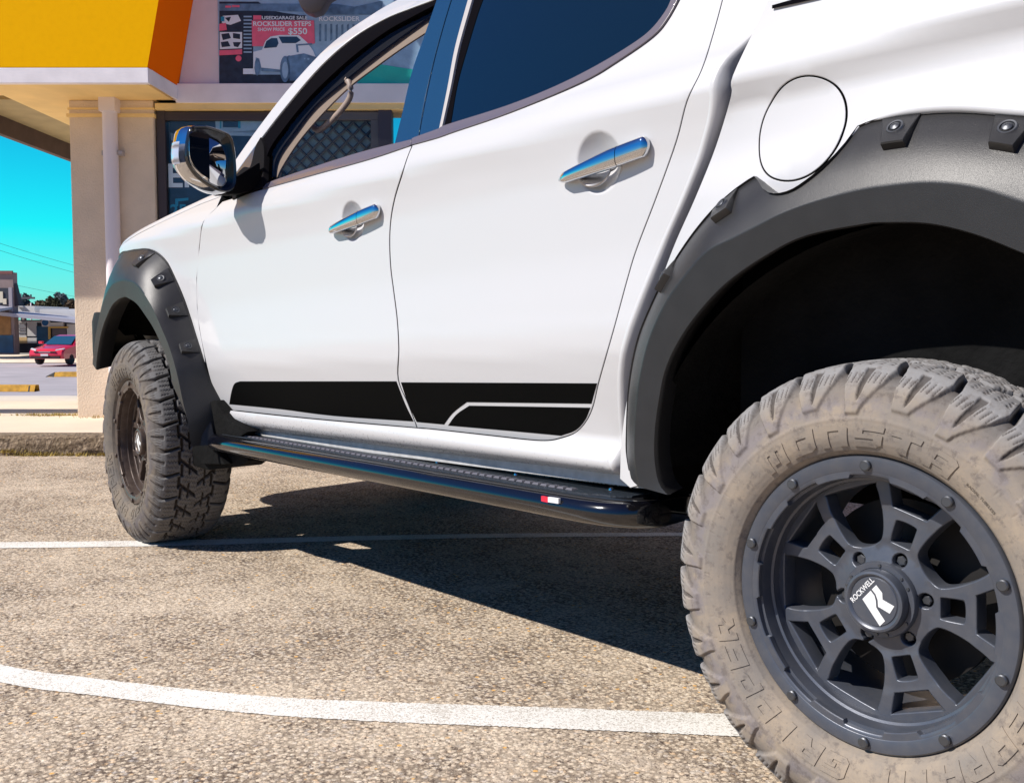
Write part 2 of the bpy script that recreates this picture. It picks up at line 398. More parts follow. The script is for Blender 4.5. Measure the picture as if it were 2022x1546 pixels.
BELT_R = [(814, 287), (866, 272), (900, 260), (1010, 222), (1150, 163), (1220, 122), (1290, 73), (1320, 38), (1345, -8), (1358, -50)]
def shrink(poly, g):
    """inset a closed outline by g for the shut line"""
    P = np.array(poly); n = len(P); a = np.roll(P, 1, 0); b = np.roll(P, -1, 0)
    ar = .5*np.sum(P[:, 0]*b[:, 1]-b[:, 0]*P[:, 1]); sg = 1 if ar > 0 else -1
    t1 = P-a; t1 /= np.hypot(*t1.T)[:, None]+1e-9; t2 = b-P; t2 /= np.hypot(*t2.T)[:, None]+1e-9
    nrm = np.stack([-(t1+t2)[:, 1], (t1+t2)[:, 0]], 1); nrm /= np.hypot(*nrm.T)[:, None]+1e-9
    return [tuple(p) for p in P+nrm*g*sg]
def bowl_pts(bx, bz, r):
    o = [(bx, bz)]
    for k in range(1, 9):
        for j in range(6*k): o.append((bx+r*1.1*k/8*cos(2*pi*j/(6*k)), bz+r*1.1*k/8*sin(2*pi*j/(6*k))))
    return o
fd = shrink(outline([G1[::1], SILLT[:4], G2[::-1], BELT_L[::-1]], S_door), .0034)
front_door = panel('front_door', fd, S_door, WHITE, truck, extra=bowl_pts(*BOWLS[1][:3]), step=.025, rim=GAP)
rd = shrink(outline([G2, SILLT[3:], [(1440, -60), (1358, -50)], BELT_R[::-1]], S_door), .0034)
rear_door = panel('rear_door', rd, S_door, WHITE, truck, extra=bowl_pts(*BOWLS[0][:3]), step=.025, rim=GAP)
# sill below the doors and the cab rear corner
RL = [(1222, 930), (1225, 870), (1240, 760), (1270, 650), (1300, 560), (1330, 480), (1370, 390), (1410, 290), (1440, 190), (1446, 149), (1504, 22), (1530, -40), (1555, -110)]
_zs = hermite([(p[2], p[0]) for p in _t])
RW = .034
def _zq(x, z):
    zm = .478+.0205*(x-1.05)
    return z if z > .54 else .54-(.54-z)*.081/(.54-zm)
def S_q0(x, z): return _door(z-crz(x)) if z > .60 else (_sill(z) if z < .55 else _door(z-crz(x))*(z-.55)/.05+_sill(z)*(1-(z-.55)/.05))
def S_q(x, z): return S_q0(x, _zq(x, z))
zz = np.linspace(.492, 1.52, 56)
qp2 = outline([SILLT, [(1440, -60), (1475, -140)]], S_q)
qp2 = [p for p in qp2 if p[1] < 1.515]
qp2 += [(_zs(z)-RW, z) for z in zz[::-1]]+[(2.40, .484), (2.36, .478), (1.6, .460), (.80, .445), (.72, .43), (.70, .52)]
panel('cab_side_frame', shrink(qp2, .0012), S_q, SILL, truck, step=.015, depth=.03, rim=GAP)
rg = []
for z in np.linspace(.480, 1.505, 80):
    x = _zs(z)-RW-.001; y = S_q(x, z)
    rg.append([(x+d, y+e_, z) for d, e_ in ((0, 0), (.006, -.0022), (.011, -.001), (.016, .004), (.021, .011), (.026, .020), (.030, .030), (.032, .044), (.033, .12))])
o = MB(); o.loft(rg, close=False, caps=False); o.f = [f[::-1] for f in o.f]; o.build('cab_corner_roll', WHITE, truck, smooth=True)
o = MB(); o.loft([[(x, .094, .4845+.0205*(x-1.05)), (x, .095, .4605+.0205*(x-1.05)), (x, .13, .4605+.0205*(x-1.05)), (x, .13, .490)] for x in np.linspace(.76, 2.47, 10)]); o.build('sill_flange', mat('flange_paint', (.50, .49, .48), .6, var=.15, vscale=40), truck)
# black backing behind all shut lines
gapm = MB(); gapm.box(.72, 2.5, .095, .11, .50, 1.19)
gapm.build('door_seal', GAP, truck)
# front fender
fz = lambda x: np.interp(x, [-.95, -.75, -.5, -.2, 0, .144, .30, .44, .60, .75], [1.00, 1.035, 1.085, 1.13, 1.165, 1.19, 1.222, 1.247, 1.262, 1.27])-.005
g1w = [hit(a, b, S_door) for a, b in G1]
arcf = [(.64*cos(a)-.0, .44+.555*sin(a)) for a in np.linspace(0.05, pi-.12, 26)]
fp = [(p[0], p[2]) for p in g1w[::-1]]
fp = [(.70, .42), (.78, .46)]+fp+[(x, fz(x)) for x in np.linspace(.60, -.72, 30)]+[(-.74, .80), (-.60, .70)]+[(.585*cos(a), .42+.57*sin(a)) for a in np.linspace(pi-.5, .02, 26)]
panel('front_fender', shrink(fp, .0034), S_fender, WHITE, truck, step=.022, depth=.03, rim=GAP)
# bonnet
xs = np.linspace(-.80, .66, 34); rows = []
for x in xs:
    z0 = fz(x); y0 = S_fender(x, z0); fr = max(0, -.72-x)
    rows.append([(x, y0+.002, z0+.001), (x, y0+.006, z0+.010), (x, y0+.018, z0+.022), (x, y0+.04, z0+.034), (x, y0+.075, z0+.042), (x, y0+.15, z0+.050), (x, .55, z0+.062-fr*.2), (x, .93, z0+.070-fr*.2),
                 (x, 1.31, z0+.062-fr*.2), (x, 1.86-y0-.15, z0+.050), (x, 1.86-y0-.04, z0+.034), (x, 1.86-y0, z0)])
b = MB(); b.loft(rows, close=False, caps=False); b.build('bonnet', WHITE, truck, smooth=True)
# front end: bumper bar corner, headlight, grille
fe = MB(); rr = []
for yy, xx in ((.11, -.66), (.13, -.74), (.18, -.82), (.28, -.87), (.50, -.90), (.93, -.92), (1.36, -.90), (1.58, -.87), (1.68, -.82), (1.73, -.74), (1.75, -.66)):
    rr.append([(xx, yy, .65), (xx-.01, yy, .70), (xx-.01, yy, .84), (xx+.02, yy+.0, .88), (xx+.09, yy, .88), (xx+.09, yy, .65)])
fe.loft(rr); fe.build('front_bumper', mat('bumper_black', (.018, .018, .019), .7, bump=.4, bscale=400, spec=.2), truck, bevel=.006, auto=.6)
fe = MB(); fe.box(-.80, -.60, .34, 1.52, .62, 1.0); fe.build('grille', GLOSSBLK, truck, bevel=.02)
hl = MB()
hl.loft([[(x, y, z) for y, z in ((S_fender(x, .98)-.004, .93), (S_fender(x, 1.0)-.004, z1), (S_fender(x, 1.0)+.12, z1+.01), (S_fender(x, 1.0)+.12, .93))] for x, z1 in ((-.90, 1.0), (-.80, 1.025), (-.66, 1.055), (-.58, 1.03))])
hl.build('headlight', mat('headlight_lens', (.25, .38, .55), .06, metal=.5, coat=1), truck, bevel=.006, auto=.6)
# tray side
bp = outline([[(1224, 945), (1227, 870), (1243, 760), (1273, 650), (1303, 560), (1333, 480), (1373, 390), (1413, 290), (1443, 190), (1447, 149), (1507, 22), (1533, -40)]], S_bed)
arc = [(3.07+.56*cos(a), .45+.62*sin(a)) for a in np.linspace(pi-.10, .0, 40)]
FUEL = (2.8465, 1.1485)
bedp = bp+[(2.80, 1.47), (3.6, 1.48), (4.30, 1.48), (4.30, .62), (3.70, .55)]+arc[::-1]+[(2.47, .498)]
_c = [(FUEL[0]+.0900*cos(a), FUEL[1]+.0895*sin(a)) for a in np.linspace(0, 2*pi, 72, endpoint=False)]
bedp = shrink(bedp, .001)
panel('tray_side', bedp, S_bed, WHITE, truck, step=.022, depth=.03, rim=GAP, holes=[_c])
ff = panel('fuel_flap', [(FUEL[0]+.0842*cos(a), FUEL[1]+.0842*sin(a)) for a in np.linspace(0, 2*pi, 72, endpoint=False)], S_bed, WHITE, truck, step=.022, rnd=.0012, depth=.02, off=-.001, rim=GAP)
o = MB(); o.lathe([(.098, .05), (.08, .05)], 48, 'y', (FUEL[0], 0, FUEL[1])); o.build('filler_pocket', GAP, truck)
# tray rail, inner tray, tonneau
o = MB(); o.box(2.70, 4.32, .075, .16, 1.478, 1.50); o.build('tray_rail', PLAST, truck, bevel=.006)
o = MB(); o.box(2.66, 4.3, .14, 1.72, .62, 1.475); o.build('tray_tub', PLASTIN, truck)
o = MB(); o.loft([[hit(1527, 19, S_bed)-[0, .004, 0], hit(1527, 12, S_bed)-[0, .004, 0]], [hit(1620, -2, S_bed)-[0, .004, 0], hit(1605, -10, S_bed)-[0, .004, 0]], [hit(1800, -62, S_bed)-[0, .004, 0], hit(1780, -80, S_bed)-[0, .004, 0]]], close=False, caps=False)
o.build('tray_seal', RUBBER, truck)

# stripes (vinyl on the doors)
def decal(name, segs, mat_, par, k=4, step=.03):
    return panel(name, outline(segs, S_door, k), S_door, mat_, par, step=step, depth=.0006, off=-.0008, rnd=.0001)
decal('stripe_decal', [[(453, 798), (457, 775), (463, 758), (474, 753)], [(474, 753), (630, 753), (783, 753)], [(783, 753), (800, 797), (817, 832)], [(817, 832), (660, 821), (555, 808), (453, 798)]], STRIPE, front_door)
decal('stripe_decal', [[(792, 755), (1000, 756), (1179, 757)], [(1179, 757), (1168, 797)], [(1168, 797), (1050, 795.5), (922, 794)], [(922, 794), (895, 815), (877, 838)], [(877, 838), (823, 833)], [(823, 833), (806, 797), (792, 755)]], STRIPE, rear_door)
decal('stripe_decal', [[(927, 801), (1050, 803), (1166, 805)], [(1166, 805), (1155, 830), (1136, 850), (1108, 860)], [(1108, 860), (1000, 850), (885, 840)], [(885, 840), (902, 818), (927, 801)]], STRIPE, rear_door)

# belt mouldings
panel('window_molding', outline([BELT_L[1:], [(814, 287), (815, 277)], [(815, 277), (711, 303), (607, 336), (537, 360), (524, 369)]], S_door), S_door, TRIM, front_door, off=-.006, depth=.014, step=.02)
panel('window_molding', outline([[(816, 286)]+BELT_R[1:9], [(1345, -8), (1331, -5)], [(1331, -5), (1318, 23), (1289, 60), (1250, 90), (1180, 132), (1100, 172), (1005, 210), (885, 248), (868, 256), (817, 274)]], S_door), S_door, TRIM, rear_door, off=-.006, depth=.014, step=.02)
# B pillar covers
panel('pillar_cover', outline([[(779, 291), (796, 222), (814, 145), (838, 75), (861, 8), (878, -45)], [(878, -45), (908, -45)], [(908, -45), (891, 0), (862, 100), (840, 195), (826, 273)]], S_door), S_door, PILLARBLK, front_door, off=-.002, step=.03)
panel('pillar_cover', outline([[(829, 272), (843, 195), (865, 100), (894, 0), (911, -45)], [(911, -45), (938, -45)], [(938, -45), (922, 10), (899, 95), (884, 175), (867, 259)]], S_door), S_door, PILLARBLK, rear_door, off=-.002, step=.03)
# thin bright line and black seal before the rear glass
panel('seal_strip', outline([[(868, 259), (885, 175), (900, 95), (923, 10), (939, -45)], [(939, -45), (946, -45)], [(946, -45), (930, 10), (906, 95), (890, 175), (872, 258)]], S_door), S_door, mat('bright_seal', (.45, .42, .40), .4), rear_door, off=-.003, step=.03)
panel('window_seal', outline([[(873, 257), (891, 175), (907, 95), (931, 10), (947, -45)], [(947, -45), (970, -45)], [(970, -45), (946, 10), (921, 90), (900, 165), (886, 246)]], S_door), S_door, RUBBER, rear_door, off=.004, step=.03)
rg = outline([[(884, 249), (898, 165), (919, 90), (944, 10), (962, -45)], [(962, -45), (1057, -63), (1192, -117), (1250, -122), (1300, -108), (1334, -70), (1338, -35), (1334, -5), (1320, 23), (1291, 60), (1252, 90), (1182, 132), (1102, 172), (1007, 210), (884, 249)]], S_door)
panel('rear_quarter_pillar', [(2.43, 1.505), (2.625, 1.505), (2.60, 1.62), (2.56, 1.74), (2.45, 1.75), (2.25, 1.75), (2.0, 1.75), (1.78, 1.735), (1.80, 1.70), (2.0, 1.705), (2.2, 1.70), (2.36, 1.68), (2.43, 1.62)], S_door, WHITE, truck, off=.0, depth=.04, step=.03)
panel('rear_side_glass', rg, S_door, TINT, rear_door, off=.006, step=.05)

# greenhouse: roof rail, A pillar, frame
railL = [(463, 323), (514, 251), (581, 166), (659, 85), (736, 31), (783, 4), (846, -27), (965, -82), (1098, -141), (1248, -203), (1385, -251), (1465, -266)]
railR = [(467, 341), (514, 276), (566, 209), (633, 131), (698, 74), (762, 36), (814, 15), (866, -5), (954, -46), (1087, -111), (1237, -171), (1350, -203), (1440, -190)]
panel('roof_rail', outline([railL, railR[::-1]], S_door), S_door, WHITE, truck, off=-.004, depth=.05, step=.02, rnd=.004)
rw = [hit(a, b, S_door) for a, b in catmull(railL, 4)]
frameI = [(537, 361), (545, 312), (581, 259), (623, 207), (685, 155), (736, 114), (788, 75), (845, 34), (864, 24)]
# black window frame, top arc only, between rail and glass
panel('window_frame', outline([[(467, 339), (514, 274), (566, 207), (633, 129), (698, 72), (762, 34), (814, 13), (866, -7)], [(866, -7), (862, 6)], [(862, 6), (820, 28), (765, 58), (707, 100), (652, 148), (605, 195), (560, 250), (525, 305), (518, 372)], [(518, 372), (466, 390)]], S_door), S_door, RUBBER, front_door, off=.004, depth=.03, step=.03)
S30 = lambda x, z: S_door(x, z)+.03
S12 = lambda x, z: S_door(x, z)+.012
panel('inner_frame', outline([[(505, 374), (515, 305), (550, 245), (596, 190), (643, 142), (700, 94), (760, 52), (815, 22), (858, 2)], [(861, 8), (852, 33)], frameI[::-1][1:]], S30), S30, INTBLK, front_door, off=0, depth=.004, step=.03)
panel('front_side_glass', outline([[(519, 372), (526, 305), (561, 250), (606, 195), (653, 148), (708, 100), (766, 58), (821, 28), (858, 10)], [(858, 10), (814, 145), (780, 289)], [(780, 289), (711, 306), (607, 339), (519, 372)]], S12), S12, GLASS, front_door, off=0, depth=.002, step=.05)
# beige A pillar trim seen through the glass, follows the windscreen edge inside
Sin = lambda x, z: S_door(x, z)+.045
panel('pillar_trim', outline([[(528, 372), (540, 322), (570, 268), (612, 212), (672, 157), (725, 114), (778, 76), (840, 38), (862, 26)], [(862, 26), (850, 58)], [(850, 58), (790, 97), (740, 133), (690, 171), (640, 220), (590, 278), (556, 330), (546, 352)]], Sin), Sin, BEIGE, truck, off=0, depth=.006, step=.03)
# grab handle
gh = [onplane(a, b, 1, .24) for a, b in ((614, 242), (618, 252), (632, 257), (655, 238), (678, 213), (692, 190), (690, 165), (684, 158))]
o = MB(); o.tube([(p[0], p[1], p[2]) for p in catmull(gh, 4)], .0085, 8, 1.2); o.build('grab_handle', mat('handle_plastic', (.42, .30, .24), .5), truck, smooth=True)
# mirror sail
panel('mirror_sail', outline([[(462, 388), (464, 352)], [(464, 352), (483, 332), (497, 330), (507, 292), (517, 273)], [(517, 273), (524, 300), (521, 371)], [(521, 371), (490, 383), (462, 394)]], S_door), S_door, INTBLK, front_door, off=-.006, depth=.02, step=.02)
panel('quarter_glass', outline([[(463, 352), (466, 334), (500, 289), (516, 271)], [(516, 271), (506, 292), (496, 329), (482, 331), (465, 352)]], S_door), S_door, PILLARBLK, front_door, off=-.002, depth=.01, step=.02)
# roof
rows = []
for p in rw:
    y0 = p[1]+.004; z0 = p[2]
    rows.append([(p[0], y0, z0-.002), (p[0]+.01, y0+.05, z0+.012), (p[0]+.0, .5, z0+.03), (p[0], .93, z0+.035), (p[0], 1.36, z0+.03), (p[0]+.01, 1.86-y0-.05, z0+.012), (p[0], 1.86-y0, z0-.002)])
def wsx(p, t): return p
ia = [i for i, p in enumerate(rw) if p[0] > 1.28]
o = MB(); o.loft(rows[ia[0]:], close=False, caps=False); o.build('roof', WHITE, truck, smooth=True)
o = MB(); o.loft([[(q[0], q[1], q[2]-.05) for q in r] for r in rows[ia[0]:]], close=False, caps=False); o.build('headliner', mat('headliner', (.16, .11, .085), .9), truck, smooth=True)
o = MB(); o.loft([[(r[1][0]-.0, r[0][1]+.03, r[0][2]), (r[2][0]-.10, .5, r[2][2]-.02), (r[3][0]-.13, .93, r[3][2]-.02), (r[4][0]-.10, 1.36, r[4][2]-.02), (r[5][0], 1.83-r[0][1], r[0][2])] for r in rows[:ia[0]+1]], close=False, caps=False)
o.build('windscreen', GLASS, truck, smooth=True)
# cab rear wall, far side, floor, dash, seats
far = MB()
far.prism([(-.55, .62), (.62, .48), (2.40, .48), (2.62, 1.3), (2.62, 1.34), (1.8, 1.31), (.7, 1.25), (-.2, 1.12), (-.85, 1.0), (-.88, .8)], 1, 1.78, 1.83)
far.box(2.60, 4.3, 1.74, 1.83, .62, 1.48)
far.prism([(2.40, .48), (2.66, .48), (2.66, 1.4), (2.60, 1.78), (2.50, 1.78), (2.50, 1.3)], 1, 1.60, 1.76)
far.build('far_body_side', WHITE, truck, bevel=.01)
o = MB(); o.tube([(p[0], 1.86-p[1], p[2]) for p in rw], .03, 8); o.build('far_roof_rail', WHITE, truck, smooth=True)
o = MB(); o.box(2.44, 2.50, .14, 1.72, .5, 1.38); o.loft([[(2.44, .16, 1.36), (2.44, 1.70, 1.36), (2.48, 1.70, 1.36), (2.48, .16, 1.36)], [(2.52, .30, 1.74), (2.52, 1.56, 1.74), (2.55, 1.56, 1.74), (2.55, .30, 1.74)]]); o.build('cab_rear_wall', INTBLK, truck)
o = MB(); o.box(-.5, 2.46, .14, 1.72, .46, .56); o.box(.0, .60, .16, 1.70, .56, 1.12); o.build('floor_pan', GAP, truck)
o = MB(); o.loft([[(x, .16, z), (x, .5, z+.02), (x, 1.3, z+.02), (x, 1.70, z), (x, 1.70, z-.3), (x, .16, z-.3)] for x, z in ((.50, 1.20), (.65, 1.215), (.85, 1.20), (.95, 1.12))]); o.build('dashboard', mat('dash', (.05, .045, .045), .6, bump=.2, bscale=300), truck, smooth=False, bevel=.01)
seat = None
for sy in (.52, 1.30):
    s = MB(); s.loft([[(x+.0, sy-wd, z0), (x, sy+wd, z0), (x+.10, sy+wd*.9, z0+.02), (x+.10, sy-wd*.9, z0+.02)] for x, wd, z0 in ((1.42, .20, .75), (1.52, .24, .95), (1.60, .24, 1.15), (1.66, .20, 1.32), (1.68, .12, 1.36), (1.70, .12, 1.50), (1.72, .08, 1.53))])
    s.box(.98, 1.5, sy-.25, sy+.25, .6, .78); s.build('front_seat', INTBLK, truck, bevel=.02)
# chassis, underbody
ch = MB()
for yy in (.45, 1.35): ch.box(-.75, 4.2, yy-.04, yy+.04, .46, .60)
ch.box(-.2, 2.3, .55, 1.2, .42, .56); ch.box(2.55, 3.6, .5, 1.3, .52, .60)
ch.tube([(3, .2, .385), (3, 1.66, .385)], .045, 12); ch.tube([(0, .25, .385), (0, 1.6, .385)], .03, 12)
ch.build('chassis', PLASTIN, truck)

# ---------------------------------------------------------------- flares
def radial(pts, cx, cz):
    a = [(math.atan2(p[2]-cz, p[0]-cx), math.hypot(p[0]-cx, p[2]-cz)) for p in pts]
    a = [(t if t > -pi/2 else t+2*pi, r) for t, r in a]; a.sort(); T, Rr = zip(*a)
    return lambda t: float(np.interp(t, T, Rr))
def pick(pts, yf, k=5):
    out = []
    for p in catmull(pts, k):
        y = -.05
        for _ in range(20):
            P = onplane(p[0], p[1], 1, y); y = .5*y+.5*yf(P[0], P[2])
        out.append(P)
    return out
rO = pick([(1250, 950), (1241, 900), (1240, 860), (1245, 760), (1262, 670), (1290, 600), (1320, 540), (1365, 470), (1410, 415), (1450, 378), (1488, 351)], lambda x, z: S_bed(x, z), 4)
rOs = list(rO)+pick([(1530, 322), (1580, 292), (1640, 263), (1742, 235)], S_bed, 4)[:-1]+pick([(1742, 235), (1804, 223), (1897, 217), (2022, 226)], S_bed, 4)
rO += pick([(1499, 347), (1508, 358), (1522, 371), (1552, 387), (1586, 385), (1616, 369), (1650, 338), (1676, 304), (1691, 275), (1701, 250)], S_bed, 2)
rO += pick([(1700, 247), (1742, 235), (1804, 223), (1897, 217), (2022, 226)], S_bed, 4)
KY = -.052; LY = -.046
rK = pick([(1262, 962), (1254, 905), (1254, 846), (1258, 788), (1264, 742), (1281, 672), (1312, 602), (1347, 551), (1394, 497), (1447, 470), (1493, 447), (1540, 423), (1602, 400), (1680, 379), (1742, 368), (1835, 360), (1928, 370), (2022, 400)], lambda x, z: KY)
rL = pick([(1318, 975), (1301, 955), (1292, 905), (1293, 846), (1301, 788), (1312, 734), (1336, 679), (1375, 621), (1433, 559), (1510, 505), (1588, 466), (1700, 443), (1742, 439), (1835, 441), (1928, 463), (2022, 500)], lambda x, z: LY)
CR = (3.08, .46)
def mirrored(fn, cx):  # measured on the front half, mirrored for the half outside the frame
    return lambda t: fn(t) if t > pi/2-.18 else fn(pi-t-.36+.0) if pi-t-.36 > 0 else fn(pi-t)
def flare(name, C, O, Os, K, L, a0, a1, yO, yK, yL, n=150, parent=None, inner=.07):
    fN, fO, fK, fL = radial(O, *C), radial(Os, *C), radial(K, *C), radial(L, *C)
    rings = []
    def pos(t, v):
        """v 0..1 outer band (body to crease), 1..2 inner band"""
        tt = t if t > 1.15 else 2.30-t
        def P(f, y): r = f(tt); x = C[0]+r*cos(t); z = C[1]+r*sin(t); return np.array([x, y(x, z), z])
        a, b_, c = P(fO, yO), P(fK, yK), P(fL, yL)
        if v <= 1:
            v0 = max(0, (fO(tt)-fN(tt))/(fO(tt)-fK(tt))); v = v0+(1-v0)*v
            q = a*(1-v)+b_*v; q[1] -= .010*sin(pi*v); return q
        v -= 1; return b_*(1-v)+c*v
    for i in range(n+1):
        t = a0+(a1-a0)*i/n
        R_ = [pos(t, 0)+[0, .030, 0]]+[pos(t, v) for v in (.0, .03, .12, .3, .5, .7, .88, .96, 1.0, 1.04, 1.15, 1.5, 1.85, 1.96, 2.0)]
        e = pos(t, 2.0); cdir = np.array([C[0]-e[0], 0, C[1]-e[2]]); cdir /= np.linalg.norm(cdir)
        R_[1] = R_[1]+np.array([0, -.006, 0]); R_[0] = R_[0]+0
        R_ += [e+[0, .006, 0]+cdir*.002, e+[0, .02, 0]+cdir*-.004, e+[0, inner, 0]+cdir*-.02]
        rings.append([tuple(p) for p in R_])
    b = MB(); b.loft(rings, close=False, caps=True)
    return b.build(name, PLAST, parent, auto=.75), pos
rear_flare, rpos = flare('rear_wheel_flare', CR, rO, rOs, rK, rL, .12, 3.02, lambda x, z: S_bed(x, z)-.001, lambda x, z: KY, lambda x, z: LY, parent=truck)
lip = MB(); rg = []
for i in range(50):
    t_ = 1.77-(1.77-.30)*i/49; q = rpos(t_, 0); k_ = min(1, i/6+.05); o_ = np.array([cos(t_), 0, sin(t_)])
    rg.append([tuple(q+o_*d*k_+[0, e_*k_-.001, 0]) for d, e_ in ((.018, .001), (.012, -.007), (.004, -.011), (-.003, -.010), (-.006, .0))])
lip.loft(rg, close=False, caps=False); lip.f = [f[::-1] for f in lip.f]; lip.build('arch_lip', WHITE, truck, smooth=True)
PF = lambda x: plan(x)
fO_ = pick([(453, 832), (440, 800), (414, 749), (399, 700), (386, 659), (373, 617), (360, 581), (344, 545), (329, 516), (310, 498), (292, 491), (274, 492)], lambda x, z: S_fender(x, z)-.002, 4)
fK_ = pick([(378, 880), (370, 830), (360, 788), (349, 736), (334, 685), (318, 646), (303, 612), (285, 581), (267, 560), (246, 553)], lambda x, z: -.058+PF(x), 4)
fL_ = pick([(389, 905), (383, 897), (377, 860), (365, 813), (342, 762), (334, 723), (318, 680), (303, 648), (287, 623), (269, 599), (248, 586)], lambda x, z: -.050+PF(x), 4)
CFW = (0.0, .44)
def symfront(P, C):
    P = list(P); top = max(P, key=lambda p: p[2]); mx = top[0]-.02
    out = [p for p in P if p[0] >= mx]
    return out+[np.array([2*mx-p[0], p[1], p[2]]) for p in out if p[0] > mx+.02]
fO2, fK2, fL2 = (symfront(q, CFW) for q in (fO_, fK_, fL_))
def flare_front():
    C = CFW; fO, fK, fL = radial(fO2, *C), radial(fK2, *C), radial(fL2, *C)
    def pos(t, v):
        def P(f, y): r = f(t)+(.055*min(1, max(0, (t-1.62)/.45)) if f is fO else 0); x = C[0]+r*cos(t); z = C[1]+r*sin(t); return np.array([x, y(x, z), z])
        a, b_, c = P(fO, lambda x, z: S_fender(x, z)-.002), P(fK, lambda x, z: -.058+PF(x)), P(fL, lambda x, z: -.050+PF(x))
        if v <= 1:
            q = a*(1-v)+b_*v; q[1] -= .012*sin(pi*v); return q
        v -= 1; return b_*(1-v)+c*v
    rings = []
    for i in range(131):
        t = -.02+(pi-.58+.02)*i/130
        R_ = [pos(t, 0)+[0, .02, 0]]+[pos(t, v)+([0, -.006, 0] if v == 0 else [0, 0, 0]) for v in (.0, .04, .12, .3, .5, .7, .88, .96, 1.0, 1.04, 1.15, 1.5, 1.85, 1.96, 2.0)]
        e = pos(t, 2.0); cd = np.array([C[0]-e[0], 0, C[1]-e[2]]); cd /= np.linalg.norm(cd)
        R_ += [e+[0, .006, 0]+cd*.002, e+[0, .02, 0]-cd*.004, e+[0, .07, 0]-cd*.02]
        rings.append([tuple(p) for p in R_])
    b = MB(); b.loft(rings, close=False, caps=True)
    return b.build('front_wheel_flare', PLAST, truck, auto=.75), pos
front_flare, fpos = flare_front()
# tail of the front flare / mud guard behind the front wheel
tl = [onplane(px, py, 1, .035) for px, py in ((384, 862), (392, 800), (425, 790), (453, 828), (493, 852), (470, 866), (436, 874), (430, 890), (446, 917), (400, 916), (388, 903))]
o = MB(); o.prism([(p[0], p[2]) for p in tl], 1, .03, .07); o.build('flare_tail', PLASTIN, truck, bevel=.006, auto=.6)
tl = [onplane(px, py, 1, .10) for px, py in ((400, 880), (505, 880), (512, 908), (497, 919), (430, 926), (402, 918))]
o = MB(); o.prism([(p[0], p[2]) for p in tl], 1, .06, .14); o.build('mud_guard', PLASTIN, truck, bevel=.006, auto=.6)
def norm_at(pos, t, v, e=.01):
    a = pos(t+e, v)-pos(t-e, v); b = pos(t, v+e)-pos(t, v-e); n = np.cross(a, b); n /= np.linalg.norm(n)
    return n if n[1] < 0 else -n
def pads(parent, pos, spec):
    for (t, v, sk) in spec:
        du = .027/.6
        # trapezoid: wide side at the body edge, narrow towards the crease
        cor = [(-1.0, -.36), (1.15, -.36), (.55+sk, .17), (-.75+sk, .17)]
        def pt(u, w_, h):
            tt = t+u*du; vv = min(max(v+w_, .02), .95); return pos(tt, vv)+norm_at(pos, t, v)*(h*(.25+1.4*min(max(w_+.36, 0)/.53, 1)) if h > 0 else h)
        b = MB()
        def edge(pts, h, s):
            c = np.mean(pts, 0); out = []
            for i in range(4):
                a = np.array(pts[i]); z = np.array(pts[(i+1) % 4])
                for k in range(5): q = a+(z-a)*k/5; q = c+(q-c)*s; out.append(tuple(pt(q[0], q[1], h)))
            return out
        b.loft([edge(cor, -.006, 1.0), edge(cor, .0070, .97), edge(cor, .0085, .92)]); pad = b.build('bolt_pocket', PLAST, parent, auto=.6)
        n = norm_at(pos, t, v); c = pt(.0, -.09, .0085); X = Vector(n); rot = X.to_track_quat('Z', 'Y').to_matrix()
        q = MB(); q.lathe([(0, .0045), (.004, .0045), (.0070, .0030), (.0078, 0), (.0090, -.0006), (.0102, .0022), (.0125, .0024), (.0140, .0)], 24, 'z')
        q.lathe([(.0, .0047), (.0025, .0047), (.0025, .0052), (.0045, .0046)], 6, 'z')
        q.v = [tuple(rot @ Vector(p)+Vector(c)) for p in q.v]; q.build('flare_bolt', BOLTM, parent, auto=.5)
def tof(px, py, C, yf):
    P = pick([(px, py), (px+.1, py)], yf, 1)[0]; return math.atan2(P[2]-C[1], P[0]-C[0])
pads(rear_flare, rpos, [(tof(x, y, CR, lambda a, b: -.03), .34, s) for x, y, s in ((1978, 262, -.1), (1756, 260, -.1), (1427, 432, .1), (1318, 574, .1))])
pads(front_flare, fpos, [(tof(x, y, CFW, lambda a, b: -.03+PF(a)), .40, s) for x, y, s in ((272, 512, .1), (307, 538, 0), (337, 592, 0), (366, 672, -.1))])
# wheel houses
for nm, C, RX, RZ, t0, t1 in (('wheel_house', (3.08, .46), .535, .51, .0, pi-.15), ('wheel_house', (0., .44), .56, .48, .12, pi-.75)):
    o = MB(); rg = []
    for i in range(41):
        t = t0+(t1-t0)*i/40; x_ = C[0]+RX*cos(t); p_ = plan(x_) if C[0] < 1 else 0
        rg.append([(C[0]+RX*cos(t)*k, y+p_, C[1]+RZ*sin(t)*k) for y, k in ((.00, 1.02), (.03, 1.03), (.14, 1.05), (.26, 1.02), (.42, 1.03), (.43, .6), (.43, .05))])
    o.loft(rg, close=False, caps=False); o.build(nm, PLASTIN, truck, smooth=True)

# ---------------------------------------------------------------- wheels
def glyph_mesh(txt, size, bold=0.):
    cu = bpy.data.curves.new('t', 'FONT'); cu.body = txt; cu.size = size; cu.align_x = 'CENTER'; cu.resolution_u = 3; cu.offset = size*bold
    ob = bpy.data.objects.new('t', cu); COL.objects.link(ob); dg = bpy.context.evaluated_depsgraph_get()
    me = bpy.data.meshes.new_from_object(ob.evaluated_get(dg)); bpy.data.objects.remove(ob)
    v = [tuple(p.co) for p in me.vertices]; f = [tuple(p.vertices) for p in me.polygons]; bpy.data.meshes.remove(me)
    return v, f
def text(txt, size, at, name, mat_, parent, h=None):
    """flat lettering; at(u,v) -> xyz"""
    v, f = glyph_mesh(txt, size); return mesh_obj(name, [at(p[0], p[1]) for p in v], f, mat_, parent)
